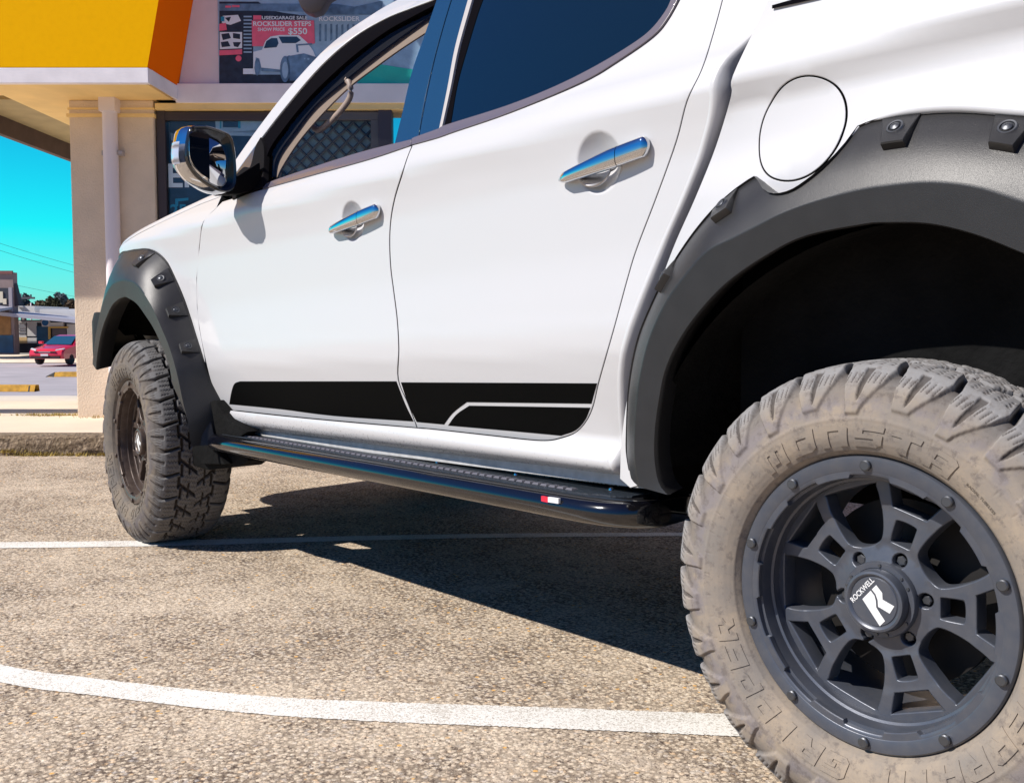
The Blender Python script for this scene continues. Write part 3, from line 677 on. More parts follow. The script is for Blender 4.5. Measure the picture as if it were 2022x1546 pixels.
# block letters on a 0..1 grid (for the raised tyre lettering)
def tyre_build():
    NT, pitch = 1872, 26
    # section (radius, y, zone)
    base = [(.2355, .014), (.240, .004), (.246, -.006), (.252, -.011), (.262, -.0165), (.272, -.0200), (.282, -.0220), (.290, -.0228), (.298, -.0228), (.305, -.0222), (.312, -.0212), (.319, -.0198), (.326, -.0180), (.333, -.0158), (.340, -.0132), (.347, -.0102), (.353, -.0068), (.359, -.0030), (.3645, .0015), (.3690, .0065), (.3725, .012)]
    def dense(P, n):
        P = np.array(P); d = np.r_[0, np.cumsum(np.hypot(*np.diff(P, axis=0).T))]; s = np.linspace(0, d[-1], n); return np.stack([np.interp(s, d, P[:, 0]), np.interp(s, d, P[:, 1])], 1), s
    sw, s1 = dense(base, 88)
    tr = [(.3725, .012), (.3765, .020), (.3790, .030), (.3805, .045), (.3820, .07), (.3830, .10), (.3833, .125)]
    tw, s2 = dense(tr, 78)
    prof = np.concatenate([sw, tw[1:]]); m = len(prof)
    dr = np.gradient(prof[:, 0]); dy = np.gradient(prof[:, 1]); L = np.hypot(dr, dy); nr, ny = -dy/L, dr/L
    nr, ny = dy/L, -dr/L  # outward normal
    th = np.linspace(0, 2*pi, NT, endpoint=False)[:, None]; r = prof[:, 0][None]; y = prof[:, 1][None]
    side = (np.arange(m) < len(sw))[None]
    h = np.zeros((NT, m))
    u = (th*pitch/(2*pi)); big = np.floor(u) % 2
    # side lugs: slanted wedges
    cell = (u+(r-.372)*4) % 1-.5; cell = cell+0*r
    rin = np.where(big > 0, .3165, .3045); w_ = np.interp(r, [.30, .315, .33, .35, .372, .40], [.12, .17, .25, .36, .42, .42])
    lug = ((np.abs(cell) < w_) & (r > rin) & side)
    h += np.where(lug, .0050, 0)
    vslit = side & (np.abs(cell-.02-(r-.36)*1.5) < np.interp(r, [.325, .334, .372], [0, .035, .075])) & lug
    h -= np.where(vslit, .005, 0)
    gro = side & (r > .345) & ~lug; h -= np.where(gro, np.interp(r+0*th, [.335, .372], [0, .0055]), 0)
    # ridge lines on the side wall
    h += np.where(side & (np.abs(r-.2975) < .0012), .0012, 0)+np.where(side & (np.abs(r-.2475) < .001), .0012, 0)
    h += np.where(side & (np.abs(r-.292) < .006) & (((th*48/(2*pi)) % 1) < .05), -.0008, 0)
    # ---- tread
    t = ~side; ys = y-.012; pc = u % 1-.5
    sh = t & (y < .062); tre = np.zeros((NT, m)); depth = .0105
    cs = (u-(y-.012)*3.0) % 1-.5
    lat = t & (y < .064) & (np.abs(cs) > np.interp(y+0*th, [.012, .06], [.435, .455])); tre = np.where(lat, depth, tre)
    zig = .066+.0045*np.sign(np.sin(u*2*pi)); tre = np.where(t & (np.abs(y-zig) < .0042), depth, tre)
    c2 = ((u+.35+(y-.066)*9) % 1)-.5; tre = np.where(t & (y > zig) & (np.abs(c2) > .43), depth*.9, tre)
    c4 = ((u*2+.2-(y-.066)*11) % 2); tre = np.where(t & (y > .095) & (y < .101) & (c4 < 1.3), depth*.9, tre)
    # sipes
    sp = t & (y > .020) & (y < .058) & (((u*5+np.sign(np.sin(y*700))*.10) % 1) < .17) & (np.abs(cs) < .36); tre = np.maximum(tre, np.where(sp, .0035, 0))
    sp2 = t & (y > .074) & (((u*5+np.sign(np.sin(y*700))*.12+(y*12)) % 1) < .17); tre = np.maximum(tre, np.where(sp2, .0035, 0)); sp = sp | sp2
    ss = side & lug & (r > .352) & (r < .3665) & (((cell*9) % 1) < .22); h -= np.where(ss, .003, 0)
    h -= tre
    h = h+np.where(t & (tre < .0045), .0058, 0)
    for _ in range(2):
        h = (np.roll(h, 1, 0)+2*h+np.roll(h, -1, 0))/4; h[:, 1:-1] = (h[:, :-2]+2*h[:, 1:-1]+h[:, 2:])/4
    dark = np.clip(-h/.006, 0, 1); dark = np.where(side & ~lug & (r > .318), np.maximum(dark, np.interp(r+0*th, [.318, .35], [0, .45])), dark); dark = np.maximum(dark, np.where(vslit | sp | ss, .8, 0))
    R = r+nr[None]*h; Y = y+ny[None]*h
    # mirror across y=.125
    R2 = np.concatenate([R, np.roll(R, 36, 0)[:, ::-1][:, 1:]], 1); Y2 = np.concatenate([Y, .25-np.roll(Y, 36, 0)[:, ::-1][:, 1:]], 1); M = R2.shape[1]
    V = np.stack([R2*np.cos(th), Y2, R2*np.sin(th)], 2).reshape(-1, 3)
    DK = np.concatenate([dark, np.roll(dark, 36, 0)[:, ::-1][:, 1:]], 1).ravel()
    i = np.arange(NT)[:, None]; j = np.arange(M-1)[None]; k = (i+1) % NT
    Fq = np.stack([i*M+j+0*k, k*M+j, k*M+j+1, i*M+j+1], 2).reshape(-1, 4)
    me = bpy.data.meshes.new('tyre'); me.vertices.add(len(V)); me.vertices.foreach_set('co', V.ravel())
    me.loops.add(Fq.size); me.polygons.add(len(Fq)); me.loops.foreach_set('vertex_index', Fq.ravel().astype(np.int32))
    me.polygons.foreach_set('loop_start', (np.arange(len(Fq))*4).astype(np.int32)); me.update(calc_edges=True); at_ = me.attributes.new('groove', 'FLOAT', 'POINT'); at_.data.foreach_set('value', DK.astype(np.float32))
    return me
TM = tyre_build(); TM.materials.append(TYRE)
# raised letters: strokes are closed outlines on a 4x5 grid
LET = {
 'M': [[(0,0),(0,4),(.7,5),(4,5),(4.4,4.6),(4.4,0),(3.3,0),(3.3,3.7),(2.75,3.7),(2.75,1),(1.65,1),(1.65,3.7),(1.1,3.7),(1.1,0)]],
 'O': [[(0,0),(0,4.3),(.8,5),(4,5),(4,.7),(3.2,0)]], 'N': [[(0,0),(0,5),(3.2,5),(4,4.2),(4,0),(2.8,0),(2.8,3.7),(1.2,3.7),(1.2,0)]],
 'S': [[(0,0),(3.2,0),(4,.8),(4,3),(1.2,3),(1.2,3.8),(4,3.8),(4,5),(.8,5),(0,4.2),(0,2),(2.8,2),(2.8,1.2),(0,1.2)]],
 'T': [[(1.5,0),(1.5,3.8),(0,3.8),(0,5),(4,5),(4,3.8),(2.7,3.8),(2.7,0)]],
 'A': [[(0,0),(0,4.2),(.8,5),(3.4,5),(4,4.3),(4,0),(2.8,0),(2.8,1.4),(1.2,1.4),(1.2,0)]],
 'E': [[(0,0),(4,0),(4,1.2),(1.2,1.2),(1.2,2),(3.4,2),(3.4,3),(1.2,3),(1.2,3.8),(4,3.8),(4,5),(0,5)]],
 'R': [[(0,0),(0,5),(3.4,5),(4,4.3),(4,2.4),(3.2,1.8),(4,0),(2.8,0),(2,1.6),(1.2,1.6),(1.2,0)]],
 'I': [[(1.2,0),(1.2,5),(2.4,5),(2.4,0)]], 'P': [[(0,0),(0,5),(3.4,5),(4,4.3),(4,2),(3.3,1.4),(1.2,1.4),(1.2,0)]],
 'G': [[(0,.8),(0,4.2),(.8,5),(4,5),(4,3.8),(1.2,3.8),(1.2,1.2),(2.8,1.2),(2.8,1.9),(2,1.9),(2,2.9),(4,2.9),(4,0),(.8,0)]]}
HOL = {'O': (1.2, 1.3, 2.8, 3.6), 'A': (1.2, 2.5, 2.8, 3.8), 'R': (1.2, 2.7, 2.8, 3.8), 'P': (1.2, 2.5, 2.8, 3.8)}
def tyre_text(word, a_start, a_end, r0, r1, parent, mat_, lean=.12):
    """word runs clockwise from a_start to a_end (degrees), tops outwards; raised 1.6 mm"""
    n = len(word); b = MB(); step = (a_end-a_start)/n
    prof_y = hermite([(.240, .004), (.252, -.011), (.272, -.020), (.290, -.0228), (.305, -.0222)])
    for i, ch in enumerate(word):
        if ch == ' ': continue
        W = 4.4 if ch == 'M' else 4.0; c = a_start+step*(i+.5)
        def at(u, v, h):
            uu = (u/W-.5)*.80*abs(step)+lean*(v/5-.5)*abs(step); a = radians(c-uu); r = r0+(r1-r0)*v/5
            return (r*cos(a), prof_y(r)-h, r*sin(a))
        for poly in LET[ch]:
            poly = [tuple(p) for p in resample(poly, .7)]; n0 = len(poly)
            cen = np.mean(poly, 0)
            holes = []
            if ch in HOL:
                x0, z0, x1, z1 = HOL[ch]; holes = [[tuple(p) for p in resample([(x0, z0), (x1, z0), (x1, z1), (x0, z1)], .7)]]
            V = [Vector(p) for p in poly]; E = [(k, (k+1) % n0) for k in range(n0)]
            for h_ in holes:
                q = len(V); V += [Vector(p) for p in h_]; E += [(q+k, q+(k+1) % len(h_)) for k in range(len(h_))]
            rr_ = delaunay_2d_cdt(V, E, [], 0, 1e-6); P = np.array([tuple(v) for v in rr_[0]]); T = [f for f in rr_[2]]
            ce = np.array([P[list(f)].mean(0) for f in T]); ok = inside(ce, poly)
            for h_ in holes: ok &= ~inside(ce, h_)
            T = [tuple(f) for f, k in zip(T, ok) if k]; nn = len(P)
            cnt = set((f[k], f[(k+1) % 3]) for f in T for k in range(3)); be = [e for e in cnt if (e[1], e[0]) not in cnt]
            b.add([at(p[0], p[1], .0017) for p in P]+[at(p[0], p[1], -.002) for p in P], T+[(q, p, p+nn, q+nn) for p, q in be])
    o = b.build('sidewall_lettering', mat_, parent, auto=.5); return o
def spoke_mesh():
    """wheel centre: disc with five D holes, five small holes and five outer openings"""
    def sf(x, z):
        r = math.hypot(x, z); return float(np.interp(r, [0, .045, .058, .085, .10, .145, .158, .197], [.050, .050, .052, .058, .055, .056, .054, .055]))
    def poly(c, pts):
        L_ = [(r, a) for r, a in pts]+[(r, -a) for r, a in pts[::-1]]
        P = [(r*cos(radians(c+a)), r*sin(radians(c+a))) for r, a in L_]; return P
    holes = []
    for k in range(5):
        c = 2+72*k
        D = [(.0835, 5), (.087, 12), (.094, 17.5), (.106, 19.6), (.125, 19.6), (.145, 18.6), (.165, 17.2), (.183, 15.4), (.190, 13)]
        holes.append([tuple(p) for p in catmull(poly(c+36, D), 3, True)])
        s = [(.092, 5), (.0930, 9), (.098, 11.2), (.127, 9.2), (.1340, 7.8), (.1355, 3)]
        holes.append([tuple(p) for p in catmull(poly(c, s), 3, True)])
        t_ = [(.1510, 11.6), (.191, 15.0)]
        holes.append(poly(c, t_))
        for q in (0,):
            pass
    for k in range(6):
        a = radians(8+60*k); holes.append([(.071*cos(a)+.0145*cos(b_), .071*sin(a)+.0145*sin(b_)) for b_ in np.linspace(0, 2*pi, 16, endpoint=False)])
    rim_ = [(.197*cos(a), .197*sin(a)) for a in np.linspace(0, 2*pi, 140, endpoint=False)]
    return sf, rim_, holes
SF, RIMC, HO = spoke_mesh()
def prism_bolt(b, x, y, z, r, h, n=6, ph=0):
    b.lathe([(0, y-h), (r*.8, y-h), (r, y-h+.0015), (r, y)], n, 'y', (x, 0, z), a0=ph, a1=ph+2*pi)
def make_wheel(loc, rz, tm, rm, name, label):
    wh = empty(name, loc, rz, truck)
    wh['label'] = label
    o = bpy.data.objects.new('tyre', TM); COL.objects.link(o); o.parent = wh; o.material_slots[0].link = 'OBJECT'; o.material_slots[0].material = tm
    tyre_text('MONSTA', 132, 57, .2535, .2885, wh, tm); tyre_text('TERRAIN', -9, -81.8, .2535, .2885, wh, tm); tyre_text('GRIPPER', -92.2, -165, .2535, .2885, wh, tm)
    # small sidewall marks
    for t_, a_, sz, rad in (('LT265/65R17', 15, .012, .262), ('RADIAL TUBELESS', 47, .007, .266), ('MAX LOAD SINGLE 1400 KG', 168, .006, .243), ('DOT 3818', 74, .006, .246), ('PLIES TREAD POLYESTER STEEL', 232, .0055, .244)):
        v, f = glyph_mesh(t_, sz)
        def at(p, a_=a_, rad=rad):
            r = rad+p[1]; a = radians(a_)-p[0]/rad; return (r*cos(a), float(np.interp(r, [.240, .252, .272, .290], [.004, -.011, -.020, -.0228]))-.0012, r*sin(a))
        mesh_obj('sidewall_print', [at(p) for p in v], f, mat_print, wh)
    panel('spoke_centre', RIMC, SF, rm, wh, step=.0085, depth=.034, holes=HO, rnd=.0032)
    # raised ribs along each spoke's shoulder
    # barrel
    b = MB(); b.lathe([(.2375, .016), (.2375, .010), (.2365, .003), (.234, .0005), (.214, -.0005), (.2125, .0005)], 180)
    # notched inner edge of the clamp ring
    nn = 360; ring = []
    for i in range(nn):
        a = 2*pi*i/nn; ph = (math.degrees(a)-90) % 36; rin = .2005 if 9.5 < ph < 26.5 else .2065
        ring.append([(r_*cos(a), y_, r_*sin(a)) for r_, y_ in ((.2125, .0005), (rin+.0015, .001), (rin, .0025), (rin, .012))])
    ring.append(ring[0]); b.loft(ring, close=False, caps=False)
    b.build('clamp_ring', rm, wh, auto=.7)
    b = MB(); b.lathe([(.208, .012), (.2015, .013), (.1995, .024), (.1985, .036), (.1945, .038), (.1935, .075), (.1885, .078), (.186, .12), (.1900, .20), (.200, .235), (.236, .245)], 160); b.build('barrel', rm, wh, auto=.6)
    for k in range(10):
        a = radians(91+36*k); b = MB(); prism_bolt(b, .2225*cos(a), .0, .2225*sin(a), .0088, .0075, 12); b.build('clamp_bolt', BOLTM if tm is TYRE else rm, wh, auto=.6)
    for k in range(6):
        a = radians(8+60*k); b = MB(); prism_bolt(b, .070*cos(a), .082, .070*sin(a), .0085, .020, 6, .3*k); b.build('lug_nut', BOLTM, wh, auto=.5)
    b = MB(); b.lathe([(0, .026), (.0385, .026), (.0400, .0275), (.0420, .0250), (.0450, .0235), (.0485, .0245), (.0505, .028), (.0515, .046)], 64); b.build('centre_cap', rm, wh, auto=.6)
    b = MB(); b.lathe([(.0515, .046), (.0520, .041), (.0600, .041), (.0615, .043), (.0620, .054)], 6*8); b.build('hub_flange', rm, wh, auto=.6)
    for k in range(6):
        for d in (-9, 9):
            if k % 2 and d > 0: continue
            a = radians(38+60*k+d); b = MB(); prism_bolt(b, .0562*cos(a), .042, .0562*sin(a), .0030, .003, 10); b.build('flange_rivet', BOLTM, wh, auto=.5)
    # emblem: slanted monogram with the maker's word above it
    cs, sn = cos(radians(50)), sin(radians(50))
    def em(u, v): return ((u*cs-v*sn)*.00150, .0252, (u*sn+v*cs)*.00150)
    MON = [[(-14,-22),(-5,-22),(-3.5,-13),(-2,-6),(3,-1),(6,4),(6.5,10),(-8,10)], [(5,-20),(15,-18),(10,-5),(15,0),(16,10),(8.5,10),(8,4),(5,-2),(0,-7),(1,-9)]]
    b = MB()
    for P in MON:
        t_ = tessellate_polygon([[Vector((p[0], p[1], 0)) for p in P]]); b.add([em(p[0], p[1]) for p in P], t_)
    P = [(-19, 13), (17, 13), (17, 20.5), (-19, 20.5)]
    v, f = glyph_mesh('ROCKWELL', 8.2, .02); b.add([em(p[0]*.86-1, p[1]+14) for p in v], f)
    b.build('cap_emblem', EMBL, wh)
    # brake disc and hub behind the spokes
    b = MB(); b.lathe([(0, .10), (.06, .10), (.07, .125), (.155, .130), (.155, .155), (0, .155)], 48); b.build('brake_disc', mat_brake, wh, auto=.6)
    return wh
mat_print = mat('sidewall_print', (.10, .085, .07), .9, spec=.1); mat_brake = mat('brake_iron', (.022, .02, .019), .6, metal=.5)
make_wheel((3, 0, .379), 0, TYRE, RIM, 'wheel', 'dark satin alloy wheel with tan dusty tyre')
make_wheel((0, 0, .379), -.106, TYREF, RIMF, 'wheel', 'brown dusty front wheel turned slightly')
for x in (0, 3):
    t = empty('wheel', (x, 1.86, .379), pi+(-.106 if x == 0 else 0), truck)
    o = bpy.data.objects.new('tyre', TM); COL.objects.link(o); o.parent = t
    b = MB(); b.lathe([(0, .05), (.2, .03), (.237, .01)], 48); b.build('wheel_disc', RIM, t)

# ---------------------------------------------------------------- side step
def sect(x, yo, yi, zt_, h):
    # oval tube outside, flat deck inside
    P = []
    for k in range(13):
        a = radians(90+180*k/12); P.append((x, yo+.030+.030*cos(a), zt_-h/2+h/2*sin(a)))
    P += [(x, yi, zt_-h*.9), (x, yi, zt_-.004)]; return P
xs_ = [.590, .596, .608, .630, .67, .75, .9, 1.3, 1.7, 2.1, 2.29, 2.37, 2.42, 2.455, 2.480, 2.496, 2.502]
yo_ = [.060, .040, .022, .006, -.004, -.010, -.012, -.012, -.012, -.012, -.012, -.010, -.004, .010, .030, .055, .080]
b = MB(); b.loft([sect(x, yo, .21, .463+.004*(x-.6), .056) for x, yo in zip(xs_, yo_)])
st = b.build('side_step', STEPBLK, truck, auto=.9)
def pad_mat():
    m, nt, b = nodes('tread_plate'); b.inputs['Base Color'].default_value = (.018, .024, .032, 1); b.inputs['Roughness'].default_value = .36
    n = tex(nt, 'ShaderNodeTexVoronoi', 95); bumpn(nt, b, n.outputs[0], 1.0, .002); return m
b = MB(); rg = []
for x in np.linspace(.64, 2.44, 60):
    yi = .028+(.02 if x < .70 or x > 2.37 else 0)+(.03 if x > 2.41 else 0); z = .4625+.004*(x-.6)
    rg.append([(x, yi, z), (x, yi+.004, z+.003), (x, .21, z+.004), (x, .21, z-.002)])
b.loft(rg); b.build('step_pad', pad_mat(), st)
# knurled edge strip of the pad
b = MB(); x = .70
while x < 2.30:
    z = .4655+.004*(x-.6); b.loft([[(x, .040, z), (x+.020, .040, z), (x+.024, .058, z), (x+.004, .058, z)], [(x+.003, .043, z+.004), (x+.018, .043, z+.004), (x+.021, .055, z+.004), (x+.006, .055, z+.004)]]); x += .026
b.build('tread_strip', mat('strip_rubber', (.11, .105, .12), .35, coat=.3), st)
for k in range(6):
    x = .86+.30*k; b = MB(); b.lathe([(0, .0055), (.003, .0055), (.005, .003), (.0055, -.002)], 10, 'z', (x, .105, .4665+.004*(x-.6))); b.build('pad_screw', CHROME, st, smooth=True)
def step_patch(px0, px1, pyc, hgt, name, m):
    a = onplane(px0, pyc, 1, -.012); c = onplane(px1, pyc+3, 1, -.012); b = MB()
    b.loft([[(x, -.0142, z+hgt/2), (x, -.0142, z-hgt/2), (x, -.008, z-hgt/2), (x, -.008, z+hgt/2)] for x, z in ((a[0], a[2]), (c[0], c[2]))]); b.build(name, m, st)
step_patch(1070, 1083, 984, .011, 'badge', mat('badge_red', (.65, .02, .05), .4)); step_patch(1083.3, 1104, 986, .011, 'badge', mat('badge_white', (.75, .75, .75), .4))

# ---------------------------------------------------------------- door handles
def handle(name, parent, x0, z0, x1, z1, bow, hmax, split):
    """chrome pull: long bowed bar and a key cap at the rear"""
    def bar(u0, u1, nm, endr0, endr1):
        rg = []; N = 16
        for i in range(N+1):
            u = u0+(u1-u0)*i/N; x = x0+(x1-x0)*u; z = z0+(z1-z0)*u
            wz = hmax*(.50+.50*min(1, u/.62)**.8)*.5; e = 1.
            if endr0: e *= min(1, ((i+.15)/2.2))**.5
            if endr1: e *= min(1, ((N-i+.15)/2.2))**.5
            yo = .037
            out_ = bow*(sin(pi*min(max(u, .02), .98))**.45); wz *= e
            P = []
            for k in range(20):
                a = 2*pi*k/20; ca, sa = cos(a), sin(a)
                sq = lambda v, p: math.copysign(abs(v)**p, v)
                P.append((x, yo-out_+(.0115*e)*(-sq(ca, .7))+.0, z+wz*sq(sa, .75)))
            rg.append(P)
        b = MB(); b.loft(rg); return b.build(nm, CHROME, parent, auto=1.0)
    h_ = bar(0, split-.004, name, True, False); bar(split+.003, 1, 'key_cap', False, True)
    # feet that reach the door skin
    b = MB()
    for u in (.14, .84):
        x = x0+(x1-x0)*u; z = z0+(z1-z0)*u; b.box(x-.010, x+.010, .034, .056, z-.006, z+.006)
    b.build('handle_mount', GLOSSBLK, parent, bevel=.003)
    # chrome cup lip under the grip
    return h_
handle('door_handle', rear_door, 2.272, 1.126, 2.516, 1.167, .009, .040, .70)
handle('door_handle', front_door, 1.368, 1.082, 1.610, 1.120, .008, .038, .66)
def cup(parent, bx, bz, r):
    rg = []; k = r/.062
    for i in range(33):
        a = radians(186+172*i/32); u = sin(pi*i/32)**.5
        po = (bx-.010+.052*k*cos(a), bz-.004+.046*k*sin(a)); pi_ = (bx-.004+.048*k*cos(a), bz-.000+.046*k*sin(a)*(1-.52*u))
        rg.append([(po[0], .0405, po[1]-.0006), (po[0], .0375, po[1]), ((po[0]*.9+pi_[0]*.1), .0365, po[1]*.9+pi_[1]*.1), (pi_[0], .0420+.004*u, pi_[1]), (pi_[0], .056, pi_[1])])
    b = MB(); b.loft(rg, close=False, caps=False); b.build('handle_cup', mat_cup, parent, smooth=False)
mat_cup = mat('satin_chrome', (.42, .42, .43), .30, metal=1)
cup(rear_door, *BOWLS[0][:3]); cup(front_door, *BOWLS[1][:3])

# ---------------------------------------------------------------- side mirror
bez = catmull([(374, 253), (390, 249), (412, 251), (436, 259), (454, 269), (461, 292), (464, 320), (465, 350), (461, 371), (443, 380), (419, 372), (391, 354), (375, 335), (366, 316), (365, 296), (368, 273)], 3, True)
MX = .90
bz = [onplane(a, b_, 0, MX) for a, b_ in bez]; bc = np.mean(bz, 0)
def mring(s, x, sh=(0, 0)): return [(x, bc[1]+(p[1]-bc[1])*s+sh[0], bc[2]+(p[2]-bc[2])*s+sh[1]) for p in bz]
mr = empty('side_mirror', (0, 0, 0), 0, truck)
b = MB(); b.loft([mring(.985, MX+.003), mring(1.0, MX-.004), mring(1.035, MX-.02, (-.004, 0)), mring(1.04, MX-.05, (-.006, 0)), mring(1.0, MX-.085, (-.004, .002)), mring(.88, MX-.115, (0, .004)), mring(.62, MX-.135, (.004, .006)), mring(.25, MX-.143, (.006, .006))], caps=True); b.build('chrome_housing', CHROME, mr, smooth=True)
b = MB(); b.loft([mring(1.0, MX-.004), mring(1.005, MX+.006), mring(.97, MX+.010), mring(.90, MX+.006), mring(.88, MX-.010)], caps=False); b.build('bezel', GLOSSBLK, mr, auto=.9)
g = catmull([(372, 262), (395, 261), (420, 268), (438, 284), (443, 310), (446, 350), (437, 367), (415, 357), (392, 340), (378, 326), (371, 308), (370, 280)], 3, True)
gz = [onplane(a, b_, 0, MX+.001) for a, b_ in g]
gc = np.mean(gz, 0); b = MB()
tilt = lambda p, d: (p[0]+d+(p[1]-gc[1])*-.10, p[1], p[2])
b.loft([[tilt(p, 0) for p in gz], [tilt(gc+(p-gc)*.96, .003) for p in gz]]); b.build('mirror_glass', MIRROR, mr)
b = MB(); mz = hit(500, 376, S_door)
b.loft([[(MX-.02, -.05, 1.222), (MX-.07, -.05, 1.222), (MX-.07, -.05, 1.262), (MX-.02, -.05, 1.262)], [(MX-.03, .02, 1.232), (MX-.11, .02, 1.232), (MX-.11, .02, 1.272), (MX-.03, .02, 1.29)], [(MX-.02, .09, 1.255), (MX-.16, .09, 1.245), (MX-.16, .09, 1.30), (MX-.02, .09, 1.34)]]); b.build('mirror_arm', INTBLK, mr, bevel=.008, auto=.6)
b = MB(); b.loft([mring(s_, MX-.012-.0, (0, 0)) for s_ in (1.0,)]+[mring(1.02, MX-.03, (-.003, 0))], caps=False)
lens = MB(); ls = []
for i in range(9):
    a = i/8; p = np.array(bz[int(len(bz)*(.80+.13*a)) % len(bz)]); q = bc+(p-bc)*1.05
    ls.append([(MX-.012, q[1]-.010, q[2]), (MX-.03, q[1]-.016, q[2]), (MX-.055, q[1]-.014, q[2]), (MX-.075, q[1]-.004, q[2])])
lens.loft(ls, close=False, caps=False); lens.build('indicator_lens', mat('lens_clear', (.45, .50, .62), .15, coat=1), mr, smooth=True)

# ================================================================== GROUND
def concrete():
    m, nt, b = nodes('exposed_aggregate')
    vor = tex(nt, 'ShaderNodeTexVoronoi', 105); vor2 = tex(nt, 'ShaderNodeTexVoronoi', 75); big = tex(nt, 'ShaderNodeTexNoise', 1.5, detail=5); med = tex(nt, 'ShaderNodeTexNoise', 8, detail=7); fine = tex(nt, 'ShaderNodeTexNoise', 210, detail=4, rough=.65)
    sep = nt.nodes.new('ShaderNodeSeparateColor'); nt.links.new(vor.outputs['Color'], sep.inputs[0])
    stone = ramp(nt, sep.outputs[0], [(0, (.30, .23, .18)), (.2, (.52, .43, .33)), (.5, (.68, .57, .45)), (.72, (.80, .69, .55)), (.84, (.42, .40, .41)), (.93, (.80, .55, .32)), (1, (.88, .82, .74))])
    mort = mix(nt, mrange(nt, big.outputs[0], .35, .65), (.66, .555, .44), (.84, .72, .58))
    worn = math_(nt, 'ADD', math_(nt, 'MULTIPLY', big.outputs[0], .5), math_(nt, 'MULTIPLY', med.outputs[0], .5))
    k = mrange(nt, worn, .38, .60, .90, .30)
    c = mix(nt, k, mort, stone)
    gapk = math_(nt, 'MULTIPLY', mrange(nt, vor.outputs['Distance'], .40, .62), mrange(nt, k, .25, .95, .45, 1))
    c = mix(nt, math_(nt, 'MULTIPLY', gapk, .85), c, (.13, .10, .08))
    sp1 = tex(nt, 'ShaderNodeTexNoise', 75, detail=3, rough=.75); sp2 = tex(nt, 'ShaderNodeTexNoise', 48, detail=5, rough=.7)
    lim = mrange(nt, k, .25, .95, .60, .53)
    c = mix(nt, mrange(nt, math_(nt, 'SUBTRACT', sp1.outputs[0], lim), .0, .035, 0, .85), c, (.10, .075, .065))
    c = mix(nt, mrange(nt, sp1.outputs[0], .40, .33, 0, .75), c, (.98, .90, .78))
    c = mix(nt, mrange(nt, sp2.outputs[0], .58, .70, 0, .5), c, (.24, .20, .18))
    c = mix(nt, mrange(nt, sp2.outputs[0], .42, .34, 0, .6), c, (.95, .85, .70))
    c = mix(nt, mrange(nt, fine.outputs[0], .56, .66, 0, .8), c, (.12, .095, .08))
    c = mix(nt, mrange(nt, med.outputs[0], .60, .76, 0, .30), c, (.42, .37, .33))
    s2 = nt.nodes.new('ShaderNodeSeparateColor'); nt.links.new(vor2.outputs['Color'], s2.inputs[0])
    rust = math_(nt, 'MULTIPLY', mrange(nt, s2.outputs[1], .975, .98), mrange(nt, vor2.outputs['Distance'], .42, .30))
    c = mix(nt, rust, c, (.80, .48, .18))
    c = mix(nt, 1.0, c, (.97, .935, .875), 'MULTIPLY')
    nt.links.new(c, b.inputs['Base Color']); b.inputs['Roughness'].default_value = .93; b.inputs['Specular IOR Level'].default_value = .05
    h = math_(nt, 'SUBTRACT', math_(nt, 'MULTIPLY', fine.outputs[0], 1.0), math_(nt, 'MULTIPLY', vor.outputs['Distance'], .9)); bumpn(nt, b, h, .6, .003); return m
CONC = concrete()
def slab(name, pts, z, m, label=None, kind='structure', cat='ground', sub=None):
    t = tessellate_polygon([[Vector((p[0], p[1], 0)) for p in pts]]); v = [(p[0], p[1], z) for p in pts]
    tt = []
    for f in t:
        a, b_, c = (pts[i] for i in f); tt.append(tuple(f) if (b_[0]-a[0])*(c[1]-a[1])-(b_[1]-a[1])*(c[0]-a[0]) > 0 else tuple(f[::-1]))
    o = mesh_obj(name, v, tt, m); return tag(o, label, cat, kind=kind)
def B(bx, dep, z=0.): # building frame to world
    p = CAM*[1, 1, 0]+RV*bx+D0*dep; return (p[0], p[1], z)
KD = 6.33
slab('car_park', [B(-60, -60)[:2], B(60, -60)[:2], B(60, KD+.02)[:2], B(-60, KD+.02)[:2]], 0, CONC, 'tan exposed aggregate concrete of the parking bays', cat='ground')
ASPH = mat('road_asphalt', (.44, .40, .41), .9, var=.12, vscale=.6, spec=.1)
PATHM = mat('footpath_concrete', (.80, .66, .50), .9, bump=.3, bscale=30, var=.10, vscale=1.2, spec=.1)
APRON = mat('driveway_concrete', (.74, .65, .53), .9, bump=.3, bscale=20, var=.10, vscale=.8, spec=.1)
# terrain: falls away from the shop to the street, then on to the horizon
def strip(name, x0, x1, prof, m, label, cat='ground', nx=2):
    b = MB(); b.loft([[B(x, d, z) for x in np.linspace(x0, x1, nx)] for d, z in prof], close=False, caps=False)
    b.f = [f[::-1] for f in b.f]
    return tag(b.build(name, m), label, cat, kind='structure')
strip('driveway', -60, 60, [(KD-.3, -.05), (9.55, -.03), (9.6, .100), (11.5, -.01), (16.5, -.33)], APRON, 'pale concrete driveway sloping down to the street')
strip('road', -300, 300, [(16.5, -.34), (24, -.72), (34, -1.12), (47, -1.14), (60.5, -1.13)], ASPH, 'grey asphalt street beyond the driveway', 'road')
strip('ground', -900, 900, [(60.5, -1.0), (61, -1.0), (120, -1.0), (900, -1.0)], mat('far_ground', (.30, .26, .20), .95), 'far ground beyond the street')
strip('street_kerb', -300, 300, [(52.6, -1.11), (52.8, -.97), (61, -.93)], PATHM, 'pale far kerb and footpath along the street', 'kerb')
